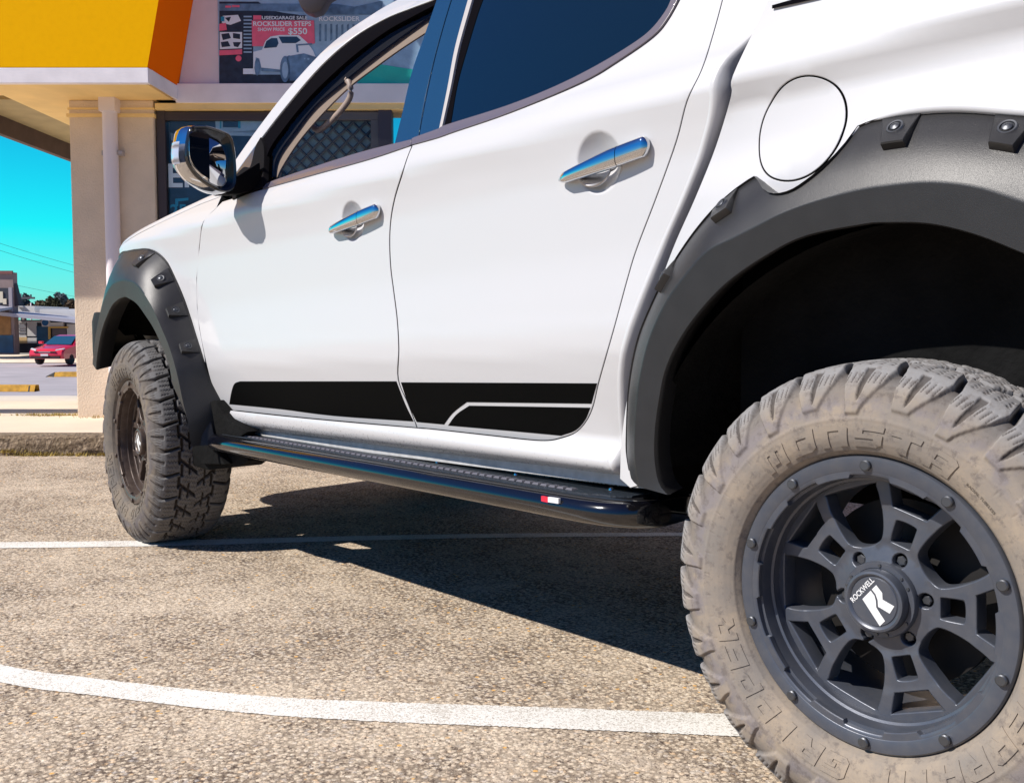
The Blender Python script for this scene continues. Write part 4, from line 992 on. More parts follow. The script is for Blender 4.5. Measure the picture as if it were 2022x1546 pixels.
# footpath slab with its own edge, kerb face rough
def kerbmat():
    m, nt, b = nodes('rough_kerb'); n = tex(nt, 'ShaderNodeTexNoise', 45, detail=7); n2 = tex(nt, 'ShaderNodeTexNoise', 7, detail=4)
    c = ramp(nt, n.outputs[0], [(.3, (.08, .055, .035)), (.5, (.24, .17, .11)), (.7, (.48, .37, .25))]); nt.links.new(mix(nt, mrange(nt, n2.outputs[0], .4, .65, 0, .4), c, (.16, .11, .05)), b.inputs['Base Color'])
    b.inputs['Roughness'].default_value = .95; bumpn(nt, b, n.outputs[0], 1, .02); return m
kb = MB(); rg = []; rs = random.Random(3)
for i in range(120):
    x = -9+i*.1; j = lambda s=.008: rs.uniform(-s, s)
    rg.append([B(x, KD+.0+j(), -.01), B(x, KD-.008+j(), .03+j()), B(x, KD+j(), .07+j()), B(x, KD+.012+j(), .108+j(.004)), B(x, KD+.045, .123), B(x, KD+.2, .124)])
kb.loft(rg, close=False, caps=False); kb.f = [f for f in kb.f]
tag(kb.build('kerb', kerbmat(), smooth=False), 'rough weathered concrete kerb in front of the shop', 'kerb', kind='structure')
fp_ = MB(); fp_.loft([[B(-9, d, z), B(3, d, z)] for d, z in ((KD+.2, .124), (8.3, .128))]+[[B(-9, 9.6, .10), B(3, 9.6, .10)]], close=False, caps=False)
tag(fp_.build('footpath', PATHM), 'sunlit pale concrete footpath at the shop corner', 'footpath', kind='structure')
# painted bay lines
def paint():
    m, nt, b = nodes('worn_line_paint'); f = tex(nt, 'ShaderNodeTexNoise', 230, detail=5, rough=.7); v = tex(nt, 'ShaderNodeTexVoronoi', 150); g = tex(nt, 'ShaderNodeTexNoise', 5, detail=4)
    wear = mrange(nt, math_(nt, 'ADD', f.outputs[0], math_(nt, 'MULTIPLY', g.outputs[0], .34)), .68, .77, 0, .85)
    sp_ = tex(nt, 'ShaderNodeTexNoise', 90, detail=3, rough=.75)
    c0 = mix(nt, wear, (.86, .83, .76), (.50, .44, .36))
    nt.links.new(mix(nt, mrange(nt, sp_.outputs[0], .60, .64, 0, .7), c0, (.30, .25, .20)), b.inputs['Base Color']); b.inputs['Roughness'].default_value = .8; bumpn(nt, b, f.outputs[0], .35, .002); return m
PAINT = paint()
def ground_px(pts, z=0): return [tuple(onplane(a, b_, 2, z)[:2]) for a, b_ in pts]
def line(name, top, bot, label):
    T = ground_px(catmull(top, 60), .0018); Bo = ground_px(catmull(bot, 60), .0018); rs = random.Random(5); v = []; n = 0
    for A, C_ in zip(T, Bo):
        A = np.array(A); C_ = np.array(C_); d = (C_-A); d = d/np.linalg.norm(d)
        v += [(*(A+d*rs.uniform(-.002, .003)), .0018), (*(C_+d*rs.uniform(-.003, .002)), .0018)]; n += 1
    tag(mesh_obj(name, v, [(2*i, 2*i+1, 2*i+3, 2*i+2) for i in range(n-1)], PAINT), label, 'bay line', kind='structure')
line('bay_line', [(-260, 1072), (0, 1070), (350, 1066), (700, 1058), (1000, 1053), (1340, 1051), (1500, 1049)], [(-260, 1085), (0, 1082), (350, 1077), (700, 1067), (1000, 1061), (1340, 1058), (1500, 1056)], 'far white bay line under the truck')
line('bay_line', [(-260, 1240), (0, 1311), (200, 1340), (500, 1372), (750, 1385), (1000, 1393), (1250, 1402), (1450, 1409), (1700, 1418)], [(-260, 1275), (0, 1346), (200, 1374), (500, 1408), (750, 1424), (1000, 1434), (1250, 1444), (1450, 1453), (1700, 1464)], 'near wide white bay line in the foreground')
# loose grit and pebbles near the camera: nobody could count them
gb = MB(); rs = random.Random(11)
for i in range(2600):
    bx = rs.uniform(-2.6, .9); d = 1.15+rs.random()**1.6*3.6; s = rs.uniform(.0012, .0034)
    if abs(bx) > d*.62: continue
    p = B(bx, d, 0); a = rs.uniform(0, 6.3)
    ring_ = [(p[0]+s*(1+.5*rs.random())*cos(a+k*1.257), p[1]+s*(1+.5*rs.random())*sin(a+k*1.257), -.0005) for k in range(5)]
    gb.add(ring_+[(p[0], p[1], s*.7)], [(k, (k+1) % 5, 5) for k in range(5)])
tag(gb.build('grit', mat('grit', (.46, .37, .28), .9, var=.5, vscale=60)), 'loose grit scattered on the concrete', 'grit', kind='stuff')
# weeds at kerb and footpath
def weeds(name, spots, label, hgt=.03):
    b = MB(); rs = random.Random(len(label))
    for (bx, d, z, wx, wd, n) in spots:
        for i in range(n):
            p = B(bx+rs.gauss(0, wx), d+rs.gauss(0, wd), z); a = rs.uniform(0, 6.3); h_ = rs.uniform(.3, 1)*hgt; l = rs.uniform(.2, 1)*hgt
            q = (p[0]+cos(a)*l, p[1]+sin(a)*l, p[2]+h_); w2 = .003
            b.add([(p[0]-sin(a)*w2, p[1]+cos(a)*w2, p[2]), (p[0]+sin(a)*w2, p[1]-cos(a)*w2, p[2]), q], [(0, 1, 2)])
    tag(b.build(name, mat('dry_weed', (.36, .26, .06), .9, var=.4, vscale=40)), label, 'weeds', kind='stuff')
weeds('dry_weeds', [(-3.02, KD-.03, 0, .10, .012, 260), (-2.72, KD-.03, 0, .12, .012, 160), (-3.2, KD-.02, .02, .06, .02, 120), (-2.55, KD-.02, .0, .06, .01, 60)], 'dry yellow weeds along the foot of the kerb', .035)
weeds('footpath_weeds', [(-3.58, 7.75, .125, .16, .03, 500), (-2.95, 7.55, .125, .14, .02, 300), (-2.70, 7.55, .125, .05, .02, 200), (-3.35, 7.9, .125, .05, .03, 120)], 'dry yellow weeds on the footpath by the pillar', .03)

# ================================================================== SHOP BUILDING (frame: x right, y away, z up)
def bthing(name, bx, d, z, label, cat, group=None, kind=None):
    return empty(name, B(bx, d, z), YAW, label=label, cat=cat, group=group, kind=kind)
STUC = mat('stucco_cream', (.76, .62, .47), .95, bump=.8, bscale=70, var=.07, vscale=5, spec=.1, dist=.006)
WALLW = mat('wall_render', (.84, .76, .80), .9, bump=.35, bscale=90, var=.05, vscale=4, spec=.1)
FASC = mat('fascia_white', (.90, .84, .86), .6, var=.08, vscale=6)
SOFF = mat('soffit_cream', (.92, .66, .28), .8, var=.07, vscale=5)
YEL = mat('sign_yellow', (1.0, .50, .0), .8, spec=.05, var=.03, vscale=25); ORG = mat('sign_orange', (1.0, .17, .0), .8, spec=.05)
BROWN = mat('brown_timber', (.10, .06, .045), .7, var=.2, vscale=9)
DKFR = mat('dark_frame', (.045, .03, .032), .5)
W0 = 7.6
shop = bthing('shop_building', -3.0, W0, 0, 'cream rendered shop building with overhanging fascia and dark shopfront', 'building')
# local coords relative to bx=-3, depth W0
X = lambda bx: bx+3.0
b = MB(); b.box(X(-3.31), X(-2.68), -.0, .6, .05, 2.50); b.build('corner_pillar', STUC, shop, bevel=.008)
b = MB(); b.box(X(-3.325), X(-2.67), -.012, .62, 2.375, 2.40); b.box(X(-3.32), X(-2.672), -.006, .61, 2.43, 2.445); b.build('pillar_capping', SOFF, shop)
b = MB(); b.box(X(-2.66), X(6), .0, .25, 2.50, 4.6); b.build('upper_wall', WALLW, shop)
b = MB(); b.box(X(-2.50), X(6), -.035, 0, 2.475, 2.615); b.build('wall_fascia', FASC, shop, bevel=.004)
b = MB(); b.box(X(-2.66), X(6), -.02, .3, 2.43, 2.474); b.build('window_head', SOFF, shop)
b = MB(); b.box(X(-.80), X(6), .02, .25, .1, 2.43); b.build('side_wall', STUC, shop)
# canopy in front: soffit, fascia, sloped sign
DC = 7.05-W0
b = MB()
b.prism([(X(-7), DC+.02), (X(-2.55), DC+.02), (X(-2.53), .0), (X(-2.53), 6.2), (X(-3.72), 6.2), (X(-3.72), 1.6), (X(-3.72), DC+.4), (X(-7), DC+.4)], 2, 2.50, 2.53)
b.build('soffit', SOFF, shop)
b = MB(); b.box(X(-7), X(-2.515), DC, DC+.05, 2.495, 2.60); b.prism([(X(-2.515), DC), (X(-2.515), DC+.06), (X(-2.50), -.036), (X(-2.485), -.036)], 2, 2.495, 2.60); b.build('canopy_fascia', FASC, shop, bevel=.004)
# rear stepped soffit and brown eaves beam
b = MB(); b.box(X(-4.5), X(-3.72), .7, 6.2, 2.66, 2.69); b.box(X(-3.74), X(-3.715), .7, 6.2, 2.53, 2.66); b.build('eaves_lining', mat('eaves_shaded', (.42, .33, .17), .8, var=.1, vscale=6), shop)  # shadowed strip: shade is put into the colour, darker than the soffit cream
b = MB(); b.box(X(-4.54), X(-4.48), .6, 6.3, 2.50, 2.72); b.build('eaves_beam', BROWN, shop, bevel=.004)
b = MB(); b.box(X(-4.60), X(-4.545), .6, 6.3, 2.53, 2.60); b.build('gutter', mat('gutter_metal', (.25, .22, .24), .5), shop)
b = MB(); b.prism([(X(-4.6), 2.72), (X(-3.3), 3.2), (X(-3.3), 3.24), (X(-4.6), 2.76)], 1, .6, 6.3); b.build('roof', BROWN, shop)
b = MB(); b.box(X(-3.3), X(-2.66), .3, 6.2, 2.53, 4.4); b.build('parapet', WALLW, shop)
# down pipe
b = MB(); b.tube([(X(-2.985), -.052, 2.46), (X(-2.985), -.052, .12)], .054, 20); b.box(X(-3.045), X(-2.925), -.11, .0, 2.40, 2.50)
dp = b.build('downpipe', mat('pipe_paint', (.80, .72, .74), .6, bump=.2, bscale=60), shop, auto=.6)
b = MB(); b.box(X(-3.05), X(-2.90), -.06, .002, 2.085, 2.12); b.box(X(-2.925), X(-2.89), -.075, -.05, 2.09, 2.115); b.build('pipe_bracket', mat('bracket', (.4, .36, .36), .6), dp)
# shopfront window
win = MB()
for x0, x1 in ((-2.67, -2.605), (-1.86, -1.80)): win.box(X(x0), X(x1), .03, .12, .35, 2.43)
win.box(X(-2.67), X(-1.80), .035, .115, 2.36, 2.425); win.box(X(-2.67), X(-1.80), .04, .14, .25, .36)
fr = win.build('window_frame', DKFR, shop, bevel=.004)
b = MB(); b.box(X(-2.605), X(-1.86), .05, .056, .36, 2.36); b.build('pane', CLEAR, fr)
# security door
df = MB(); df.box(X(-1.80), X(-1.74), .02, .10, .12, 2.42); df.box(X(-1.06), X(-1.0), .02, .10, .12, 2.36); df.box(X(-1.80), X(-1.0), .02, .10, 2.36, 2.42)
dr = df.build('door_frame', mat('door_frame_bronze', (.10, .085, .075), .5), shop, bevel=.004)
b = MB(); b.box(X(-1.0), X(-.90), .0, .12, .12, 2.43); b.build('door_post', DKFR, shop, bevel=.004)
g_ = MB(); x0, x1, z0, z1 = X(-1.74), X(-1.06), .15, 2.36; s_ = .10
k = -40
while k < 80:
    for sgn in (1, -1):
        c0 = k*s_; pts = []
        for z in (z0, z1):
            x = c0+sgn*(z-z0); pts.append((x, z))
        (xa, za), (xb, zb) = pts; dx, dz = xb-xa, zb-za
        t0, t1 = 0., 1.
        for lo, hi, a, d_ in ((x0, x1, xa, dx),):
            ta, tb = sorted(((lo-a)/d_, (hi-a)/d_)); t0 = max(t0, ta); t1 = min(t1, tb)
        if t1-t0 > .01:
            A_ = np.array([xa+dx*t0, .055, za+dz*t0]); B_ = np.array([xa+dx*t1, .055, za+dz*t1]); g_.tube([A_, B_], .010, 4)
    k += 1
g_.build('security_grille', mat('grille_steel', (.02, .03, .04), .5), dr)
b = MB(); b.box(x0, x1, .075, .08, z0, z1); b.build('fly_screen', mat('fly_screen', (.15, .22, .225), .35, var=.25, vscale=12), dr)
# interior backdrop: dark shop room
b = MB(); b.box(X(-2.66), X(-1.0), .60, .64, .1, 2.43); b.box(X(-2.66), X(-1.0), .13, .64, .08, .12); b.build('shop_interior', mat('dark_room', (.03, .045, .07), .6), shop)
# window vinyl: posters pasted inside the glass
POSTB = mat('poster_blue', (.025, .06, .12), .35, var=.3, vscale=9); PBL2 = mat('poster_lightblue', (.34, .50, .68), .5, var=.15, vscale=14); PBD = mat('poster_dark', (.02, .03, .055), .5, var=.4, vscale=20)
PPINK = mat('poster_pink', (.95, .15, .26), .55, var=.08, vscale=18); PWH = mat('poster_white', (.86, .92, 1.0), .5); PMID = mat('poster_steel', (.13, .23, .37), .5, var=.4, vscale=16); PCY = mat('poster_cyan', (.02, .30, .50), .4)
def wpoly(par, y, polys, mt, name, inv=None):
    b = MB()
    for P in polys:
        t_ = tessellate_polygon([[Vector((p[0], p[1], 0)) for p in P]]); b.add([(X(p[0]), y, p[1]) for p in P], t_)
    return b.build(name, mt, par)
def WP(px, py, d=W0):
    q = ray(px, py); t_ = d/(q@D0); P = q*t_; return (P@RV, CAM[2]+P[2])
wp = lambda pts, d=W0: [WP(a, b_, d) for a, b_ in pts]
def poster(name, label, y, rect, px=True):
    (a, b_), (c, d_) = WP(*rect[:2], W0+y), WP(*rect[2:], W0+y); e = bthing(name, a, W0+y, 0, label, 'poster')
    return e
# car advert poster inside the left window
e = bthing('window_poster', -3.0, W0, 0, 'dark blue poster with a pale car inside the shop window', 'poster')
wpoly(e, .072, [wp([(334, 222), (530, 216), (530, 700), (336, 700)], W0+.072)], POSTB, 'poster_sheet')
wpoly(e, .069, [wp(p, W0+.069) for p in ([(438, 262), (445, 232), (462, 218), (530, 216), (530, 262)], [(425, 238), (440, 236), (440, 270), (427, 270)], [(440, 262), (530, 256), (530, 270), (440, 268)])], PBL2, 'poster_car')
wpoly(e, .066, [wp(p, W0+.066) for p in ([(452, 236), (462, 222), (500, 219), (500, 236)], [(440, 240), (470, 240), (470, 252), (440, 252)])], POSTB, 'car_windows')
wpoly(e, .067, [wp(p, W0+.067) for p in ([(470, 240), (475, 240), (475, 254), (470, 254)], [(434, 240), (437, 240), (437, 254), (434, 254)], [(346, 393), (372, 391), (372, 396), (352, 398), (352, 408), (346, 408)])], PCY, 'car_lights')
wpoly(e, .067, [wp(p, W0+.067) for p in ([(345, 222), (352, 218), (415, 218), (413, 226), (350, 228)], [(336, 262), (352, 268), (350, 282), (338, 278)], [(338, 290), (352, 300), (346, 315), (336, 306)])], PMID, 'poster_marks')
def wtext(par, txt, px, py, hpx, y, mt, name, wscale=1., d=None):
    """lettering whose lower left is at the photo point, cap height hpx"""
    x0_, z0_ = WP(px, py, W0+y); x1_, z1_ = WP(px, py-hpx, W0+y); H = z1_-z0_
    v, f = glyph_mesh(txt, H/.70, .022); mn_ = min(p[0] for p in v)
    return mesh_obj(name, [(X(x0_)+(p[0]-mn_)*wscale, y, z0_+p[1]) for p in v], f, mt, par)
wtext(e, 'EN', 333, 369, 45, .064, PWH, 'poster_lettering', 1.0); wtext(e, '25', 336, 428, 24, .064, PCY, 'poster_lettering', 1.0)
# big banner on the upper wall
bn = bthing('sale_banner', -3.0, W0, 0, 'printed sale banner with a ute on the upper wall', 'banner')
by = -.006
def bpoly(polys, mt, lvl, name): return wpoly(bn, by-.0015*lvl, [wp(p, W0+by-.0015*lvl) for p in polys], mt, name)
b = MB(); (xa, za), (xb, zb) = WP(433, 165), WP(1020, -60); b.box(X(xa), X(xb), -.007, .0, za, zb); b.build('banner_sheet', PBL2, bn)
bpoly([[(433, 165), (433, 4), (510, 4), (530, 20), (560, 26), (590, 30), (590, 60), (500, 62), (500, 148), (600, 148), (640, 165)]], PBD, 1, 'banner_ground')
bpoly([[(433, 8), (660, 8), (700, 14), (755, 2), (755, 30), (640, 30), (600, 24), (500, 22), (433, 22)]], PMID, 2, 'banner_header')
bpoly([[(445, 12), (456, 12), (456, 16), (445, 16)], [(458, 11), (473, 11), (473, 15), (458, 15)]], PPINK, 3, 'header_logo')
cols = []
rs = random.Random(4)
bpoly([[(434, 64), (478, 64), (478, 96), (434, 98)], [(440, 32), (470, 30), (476, 42), (455, 50), (438, 46)]], PWH, 3, 'thumbnail_photo')
bpoly([[(437, 68), (452, 66), (456, 76), (440, 80)], [(460, 66), (474, 68), (474, 78), (460, 76)], [(436, 84), (450, 82), (455, 92), (438, 94)], [(460, 84), (476, 84), (470, 94), (462, 92)], [(444, 36), (456, 34), (452, 44)]], PBD, 4, 'thumbnail_wheels')
bpoly([[(433, 100), (478, 98), (478, 108), (433, 110)]], PPINK, 4, 'price_strip'); bpoly([[(433, 48), (446, 46), (448, 60), (433, 62)]], PPINK, 4, 'price_tag')
bpoly([[(471+6*cos(a), 116+6*sin(a)) for a in np.linspace(0, 2*pi, 14, endpoint=False)]], PPINK, 4, 'price_dot')
bpoly([[(436, 34+k*0), (443, 33), (443, 43), (436, 43)] for k in range(1)], PCY, 4, 'thumbnail_sky')
bpoly([[(481, 32+k*7), (497, 32+k*7), (497, 35+k*7), (481, 35+k*7)] for k in range(11)], PBL2, 3, 'roller_door_lines')
bpoly([[(497, 41), (620, 41), (622, 86), (600, 92), (498, 92)], [(500, 31), (516, 31), (516, 40), (500, 40)]], PPINK, 4, 'price_panel')
bpoly([[(516, 31), (604, 31), (604, 40), (516, 40)]], PBD, 4, 'price_panel_top')
wtext(bn, 'USED', 517, 39, 6.5, by-.009, PWH, 'banner_lettering', 1.25); wtext(bn, 'GARAGE SALE', 543, 39, 6.5, by-.009, PWH, 'banner_lettering', 1.12)
wtext(bn, 'ROCKSLIDER STEPS', 500, 52, 9, by-.009, PWH, 'banner_lettering', 1.06); wtext(bn, 'SHOW PRICE', 509, 62, 6.5, by-.009, PWH, 'banner_lettering', 1.0); wtext(bn, '$550', 569, 68, 12, by-.009, PWH, 'banner_lettering', 1.12)
wtext(bn, 'ROCKSLIDER', 630, 42, 9, by-.009, PWH, 'banner_lettering', 1.1)
bpoly([[(630+k*11, 48+rs.uniform(0, 3)), (634+k*11, 48), (634+k*11, 84-rs.uniform(0, 14)), (630+k*11, 82)] for k in range(9)], PMID, 3, 'banner_fine_print')
# the ute picture
bpoly([[(500, 148), (500, 103), (517, 99), (524, 82), (534, 73), (552, 70), (590, 70), (606, 84), (618, 100), (625, 118), (570, 110), (560, 118), (554, 138), (516, 134), (512, 116), (505, 114), (504, 128), (503, 128)], [(480, 136), (504, 136), (504, 147), (480, 147)]], PWH, 5, 'ute_body')
bpoly([[(521, 96), (526, 82), (536, 76), (547, 76), (550, 86), (546, 94)], [(550, 73), (586, 73), (594, 80), (584, 86), (557, 86)]], POSTB, 6, 'ute_windows')
bpoly([[(508+5.5*cos(a), 133+17*sin(a)) for a in np.linspace(0, 2*pi, 20, endpoint=False)], [(563+10*cos(a), 137+26*sin(a)) for a in np.linspace(0, 2*pi, 24, endpoint=False)], [(566, 112), (600, 106), (640, 118), (640, 160), (572, 160)], [(516, 135), (556, 139), (556, 143), (516, 141)], [(584, 88), (588, 88), (590, 104), (586, 104)], [(588, 88), (616, 86), (616, 89), (588, 91)]], PMID, 6, 'ute_tyres')
bpoly([[(563+6*cos(a), 139+17*sin(a)) for a in np.linspace(0, 2*pi, 20, endpoint=False)], [(600, 115), (603, 115), (603, 118), (600, 118)], [(607, 115), (611, 115), (611, 119), (607, 119)]], PBL2, 7, 'ute_wheel_face')
gp = MB(); (xa, za), (xb, zb) = WP(765, 168), WP(1100, 118)
wpoly(bn, by-.004, [wp([(705, 166), (716, 140), (740, 126), (830, 140), (900, 150), (900, 168)], W0+by-.004)], mat('banner_teal', (.01, .50, .40), .5, var=.1, vscale=10), 'teal_corner')
# sloped yellow and orange sign box
def sign():
    s = bthing('roof_sign', -3.0, 7.05, 0, 'big yellow sign box with an orange side above the shop canopy', 'sign')
    z0, z1 = 2.603, 4.4; xr0, xr1 = -2.52, -2.17
    b = MB(); b.add([(X(-7), 0, z0), (X(xr0), 0, z0), (X(xr1), .0, z1), (X(-7), 0, z1), (X(-7), .03, z0), (X(xr0), .03, z0), (X(xr1), .03, z1), (X(-7), .03, z1)], [(0, 1, 2, 3), (7, 6, 5, 4), (0, 4, 5, 1), (2, 6, 7, 3), (0, 3, 7, 4)])
    b.build('yellow_face', YEL, s)
    b = MB(); b.add([(X(xr0), 0, z0), (X(-2.485), .545, z0), (X(-2.135), .545, z1), (X(xr1), 0, z1), (X(xr0)-.02, .0+.03, z0), (X(-2.485)-.03, .545, z0), (X(-2.135)-.03, .545, z1), (X(xr1)-.02, .03, z1)], [(0, 1, 2, 3), (4, 7, 6, 5), (0, 4, 5, 1), (3, 2, 6, 7)])
    b.build('orange_side', ORG, s)
sign()
# flood light on the upper wall
fl = bthing('wall_floodlight', -1.36, 7.3, 3.22, 'dark brown floodlight hanging over the sale banner', 'light')
b = MB()
pl = [(590, -30), (590, 2), (596, 18), (606, 26), (620, 31), (636, 26), (645, 14), (650, 2), (665, -6), (670, -30)]
pw = [WP(a, c, 7.3) for a, c in pl]
b.prism([(p[0]+1.36, p[1]-3.22) for p in pw], 1, -.05, .08); b.build('lamp_head', mat('lamp_brown', (.05, .035, .035), .4, coat=.2), fl, bevel=.018, auto=.9)
b = MB(); b.tube([(.08, .0, .02), (.22, .05, .06), (.42, .26, .12)], .03, 8); b.build('lamp_bracket', BROWN, fl, smooth=True)

# ================================================================== STREET BEYOND
def SP(px, py, d): # street helper: photo point at depth d -> (bx, z)
    return WP(px, py, d)
SD = 56.
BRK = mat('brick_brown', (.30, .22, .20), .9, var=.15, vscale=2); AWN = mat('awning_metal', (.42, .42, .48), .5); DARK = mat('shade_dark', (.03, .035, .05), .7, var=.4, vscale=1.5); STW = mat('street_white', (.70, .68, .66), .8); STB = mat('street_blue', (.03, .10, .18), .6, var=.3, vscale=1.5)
corner = bthing('corner_shop', -30, SD, -.95, 'two storey brown corner shop at the far left of the street', 'building')
O = lambda px, py, d=SD: (lambda q: (q[0]+30, q[1]+.95))(WP(px, py, d))
def srect(mb, x0, y0, x1, y1, ya, yb, d=SD):
    a = O(x0, y1, d); c = O(x1, y0, d); mb.box(a[0], c[0], ya, yb, a[1], c[1])
b = MB(); srect(b, -140, 538, 25, 700, 0, .5); b.build('wall', BRK, corner)
b = MB(); srect(b, -140, 535, 26, 541, -.12, .0); b.build('parapet_cap', mat('cap_rust', (.22, .09, .08), .8), corner)
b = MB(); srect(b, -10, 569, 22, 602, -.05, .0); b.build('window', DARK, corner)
b = MB(); srect(b, 0, 576, 7, 598, -.10, -.05); srect(b, 7.6, 590, 14, 601, -.10, -.05); b.build('blind', mat('blind_cream', (.75, .65, .48), .8), corner)
b = MB(); srect(b, 20, 568, 25, 616, -.12, -.0); b.build('pilaster', mat('pilaster_grey', (.38, .34, .36), .8), corner)
b = MB(); srect(b, -140, 622, 21, 662, -.03, -.0); b.build('shop_tile', mat('tile_ochre', (.36, .18, .06), .8, var=.3, vscale=2), corner)
b = MB(); srect(b, -140, 662, 26, 697, -.06, -.0); b.build('shop_base', STB, corner)
b = MB(); srect(b, 22, 622, 29, 690, -2.4, -2.1); b.build('awning_post', mat('post_blue', (.16, .24, .34), .6), corner)
a_ = MB(); p0 = O(-140, 606); p1 = O(26, 617)
a_.loft([[(p0[0], -2.6, 0+p0[1]-.0), (p0[0], -2.6, p0[1]+.22), (p0[0], 0, p0[1]+.5), (p0[0], 0, p0[1]+.4)], [(p1[0], -2.6, p1[1]-.12), (p1[0], -2.6, p1[1]+.10), (p1[0], 0, p1[1]+.3), (p1[0], 0, p1[1]+.2)]]); a_.build('awning', AWN, corner)
b = MB(); t0 = O(25, 556); t1 = O(37, 604); t2 = O(25, 604); b.prism([t0, t1, t2], 1, .1, .5); b.build('side_roof', mat('roof_dark', (.06, .045, .05), .7), corner)
row = bthing('shop_row', -30, SD+2, -.95, 'long low row of shops with a white roof and shaded fronts', 'building')
D2 = SD+2; O2 = lambda px, py, d=D2: O(px, py, d)
def r2(mb, x0, y0, x1, y1, ya, yb): srect(mb, x0, y0, x1, y1, ya, yb, D2)
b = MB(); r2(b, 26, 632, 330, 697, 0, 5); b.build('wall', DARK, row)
b = MB(); r2(b, 27, 604, 60, 620, .5, 5); r2(b, 74, 610, 330, 627, .3, 5); r2(b, 27, 604, 40, 606, .3, 5); b.build('roof', mat('roof_white', (.82, .80, .78), .7), row)
b = MB(); pa = O2(26, 618); pb = O2(330, 648)
b.loft([[(pa[0], -2.4, pa[1]-.14), (pa[0], -2.4, pa[1]+.06), (pa[0], 0, pa[1]+.15), (pa[0], 0, pa[1]+.0)], [(pb[0], -2.4, pb[1]-.14), (pb[0], -2.4, pb[1]+.06), (pb[0], 0, pb[1]+.15), (pb[0], 0, pb[1])]]); b.build('awning', AWN, row)
b = MB(); r2(b, 37, 636, 52, 668, -.06, 0); r2(b, 55, 637, 73, 664, -.06, 0); r2(b, 55, 667, 73, 678, -.06, 0); r2(b, 37, 634, 95, 637, -.10, 0); b.build('shop_window', STW, row)
b = MB(); r2(b, 38, 650, 52, 653, -.09, -.06); r2(b, 38, 656, 52, 659, -.09, -.06); r2(b, 38, 640, 52, 648, -.09, -.06); b.build('price_board', mat('board_grey', (.25, .25, .28), .8), row)
b = MB(); r2(b, 38, 666, 54, 678, -.07, 0); b.build('warm_display', mat('display_warm', (.75, .52, .25), .8), row)
b = MB(); r2(b, 75, 644, 99, 682, -.12, 0); b.build('blue_sign_board', STB, row)
b = MB(); r2(b, 100, 637, 127, 646, -.16, 0); r2(b, 85, 636, 100, 645, -.16, 0); r2(b, 134, 640, 160, 664, -.1, 0); b.build('white_sign_board', STW, row)
b = MB()
cx, cz = O2(92.5, 637); rr_ = (O2(100.5, 637)[0]-cx)
b.lathe([(0, -.20), (rr_, -.20), (rr_, -.1), (0, -.1)], 24, 'y', (cx, 0, cz)); b.build('round_sign', STW, row)
b = MB(); b.lathe([(0, -.22), (rr_*.8, -.22), (rr_*.8, -.2)], 24, 'y', (cx, 0, cz)); b.build('round_sign_face', mat('sign_face_blue', (.01, .12, .32), .5), row)
b = MB(); r2(b, 100, 647, 103, 670, -.3, -.2); r2(b, 100, 645, 138, 648, -.3, -.2); b.build('yellow_frame', mat('frame_yellow', (.72, .45, .12), .7), row)
b = MB(); r2(b, 105, 649, 132, 664, -.12, 0); b.build('roller_shutter', mat('shutter', (.16, .13, .14), .7), row)
# poles and wires
def pole(px, y0, y1, d, wpx, label, m, cross=False):
    x, z1 = WP(px, y0, d); _, z0 = WP(px, y1, d); r_ = wpx*d/F/2
    e = bthing('power_pole', x, d, z0, label, 'pole', 'power poles behind the row of shops'); b = MB(); b.lathe([(r_, 0), (r_*.9, z1-z0), (0, z1-z0)], 10, 'z'); b.build('pole_shaft', m, e, smooth=True)
    if cross: b = MB(); b.box(-.9, .9, -.06, .06, z1-z0-.35, z1-z0-.22); b.box(-.7, -.62, -.04, .04, z1-z0-.22, z1-z0-.05); b.box(.62, .7, -.04, .04, z1-z0-.22, z1-z0-.05); b.build('cross_arm', m, e)
pole(41, 580, 640, 66, 3, 'dark timber power pole with a cross arm behind the shops', mat('pole_dark', (.10, .10, .12), .8), True)
pole(61, 598, 640, 64, 3, 'short pale steel pole beside the dark power pole', mat('pole_pale', (.62, .56, .56), .6))
pole(30.5, 540, 700, 300, .01, 'slim distant pole', BROWN) if False else None
def wire(p0, p1, d0, d1, sag, label, grp='overhead wires in the sky'):
    a = B(*((lambda q: (q[0], d0, q[1]))(WP(*p0, d0)))); c = B(*((lambda q: (q[0], d1, q[1]))(WP(*p1, d1)))); pts = []
    for i in range(17):
        t_ = i/16; pts.append((a[0]+(c[0]-a[0])*t_, a[1]+(c[1]-a[1])*t_, a[2]+(c[2]-a[2])*t_-sag*4*t_*(1-t_)))
    b = MB(); b.tube(pts, .007, 4); tag(b.build('overhead_wire', mat('wire', (.05, .10, .12), .8)), label, 'wire', grp)
wire((25, 562), (320, 612), 56, 66, .1, 'lowest wire running from the corner shop past the trees')
wire((-40, 468), (300, 560), 40, 60, .15, 'faint middle wire crossing the sky')
wire((-40, 482), (300, 574), 40, 60, .15, 'faint second wire just under the middle one')
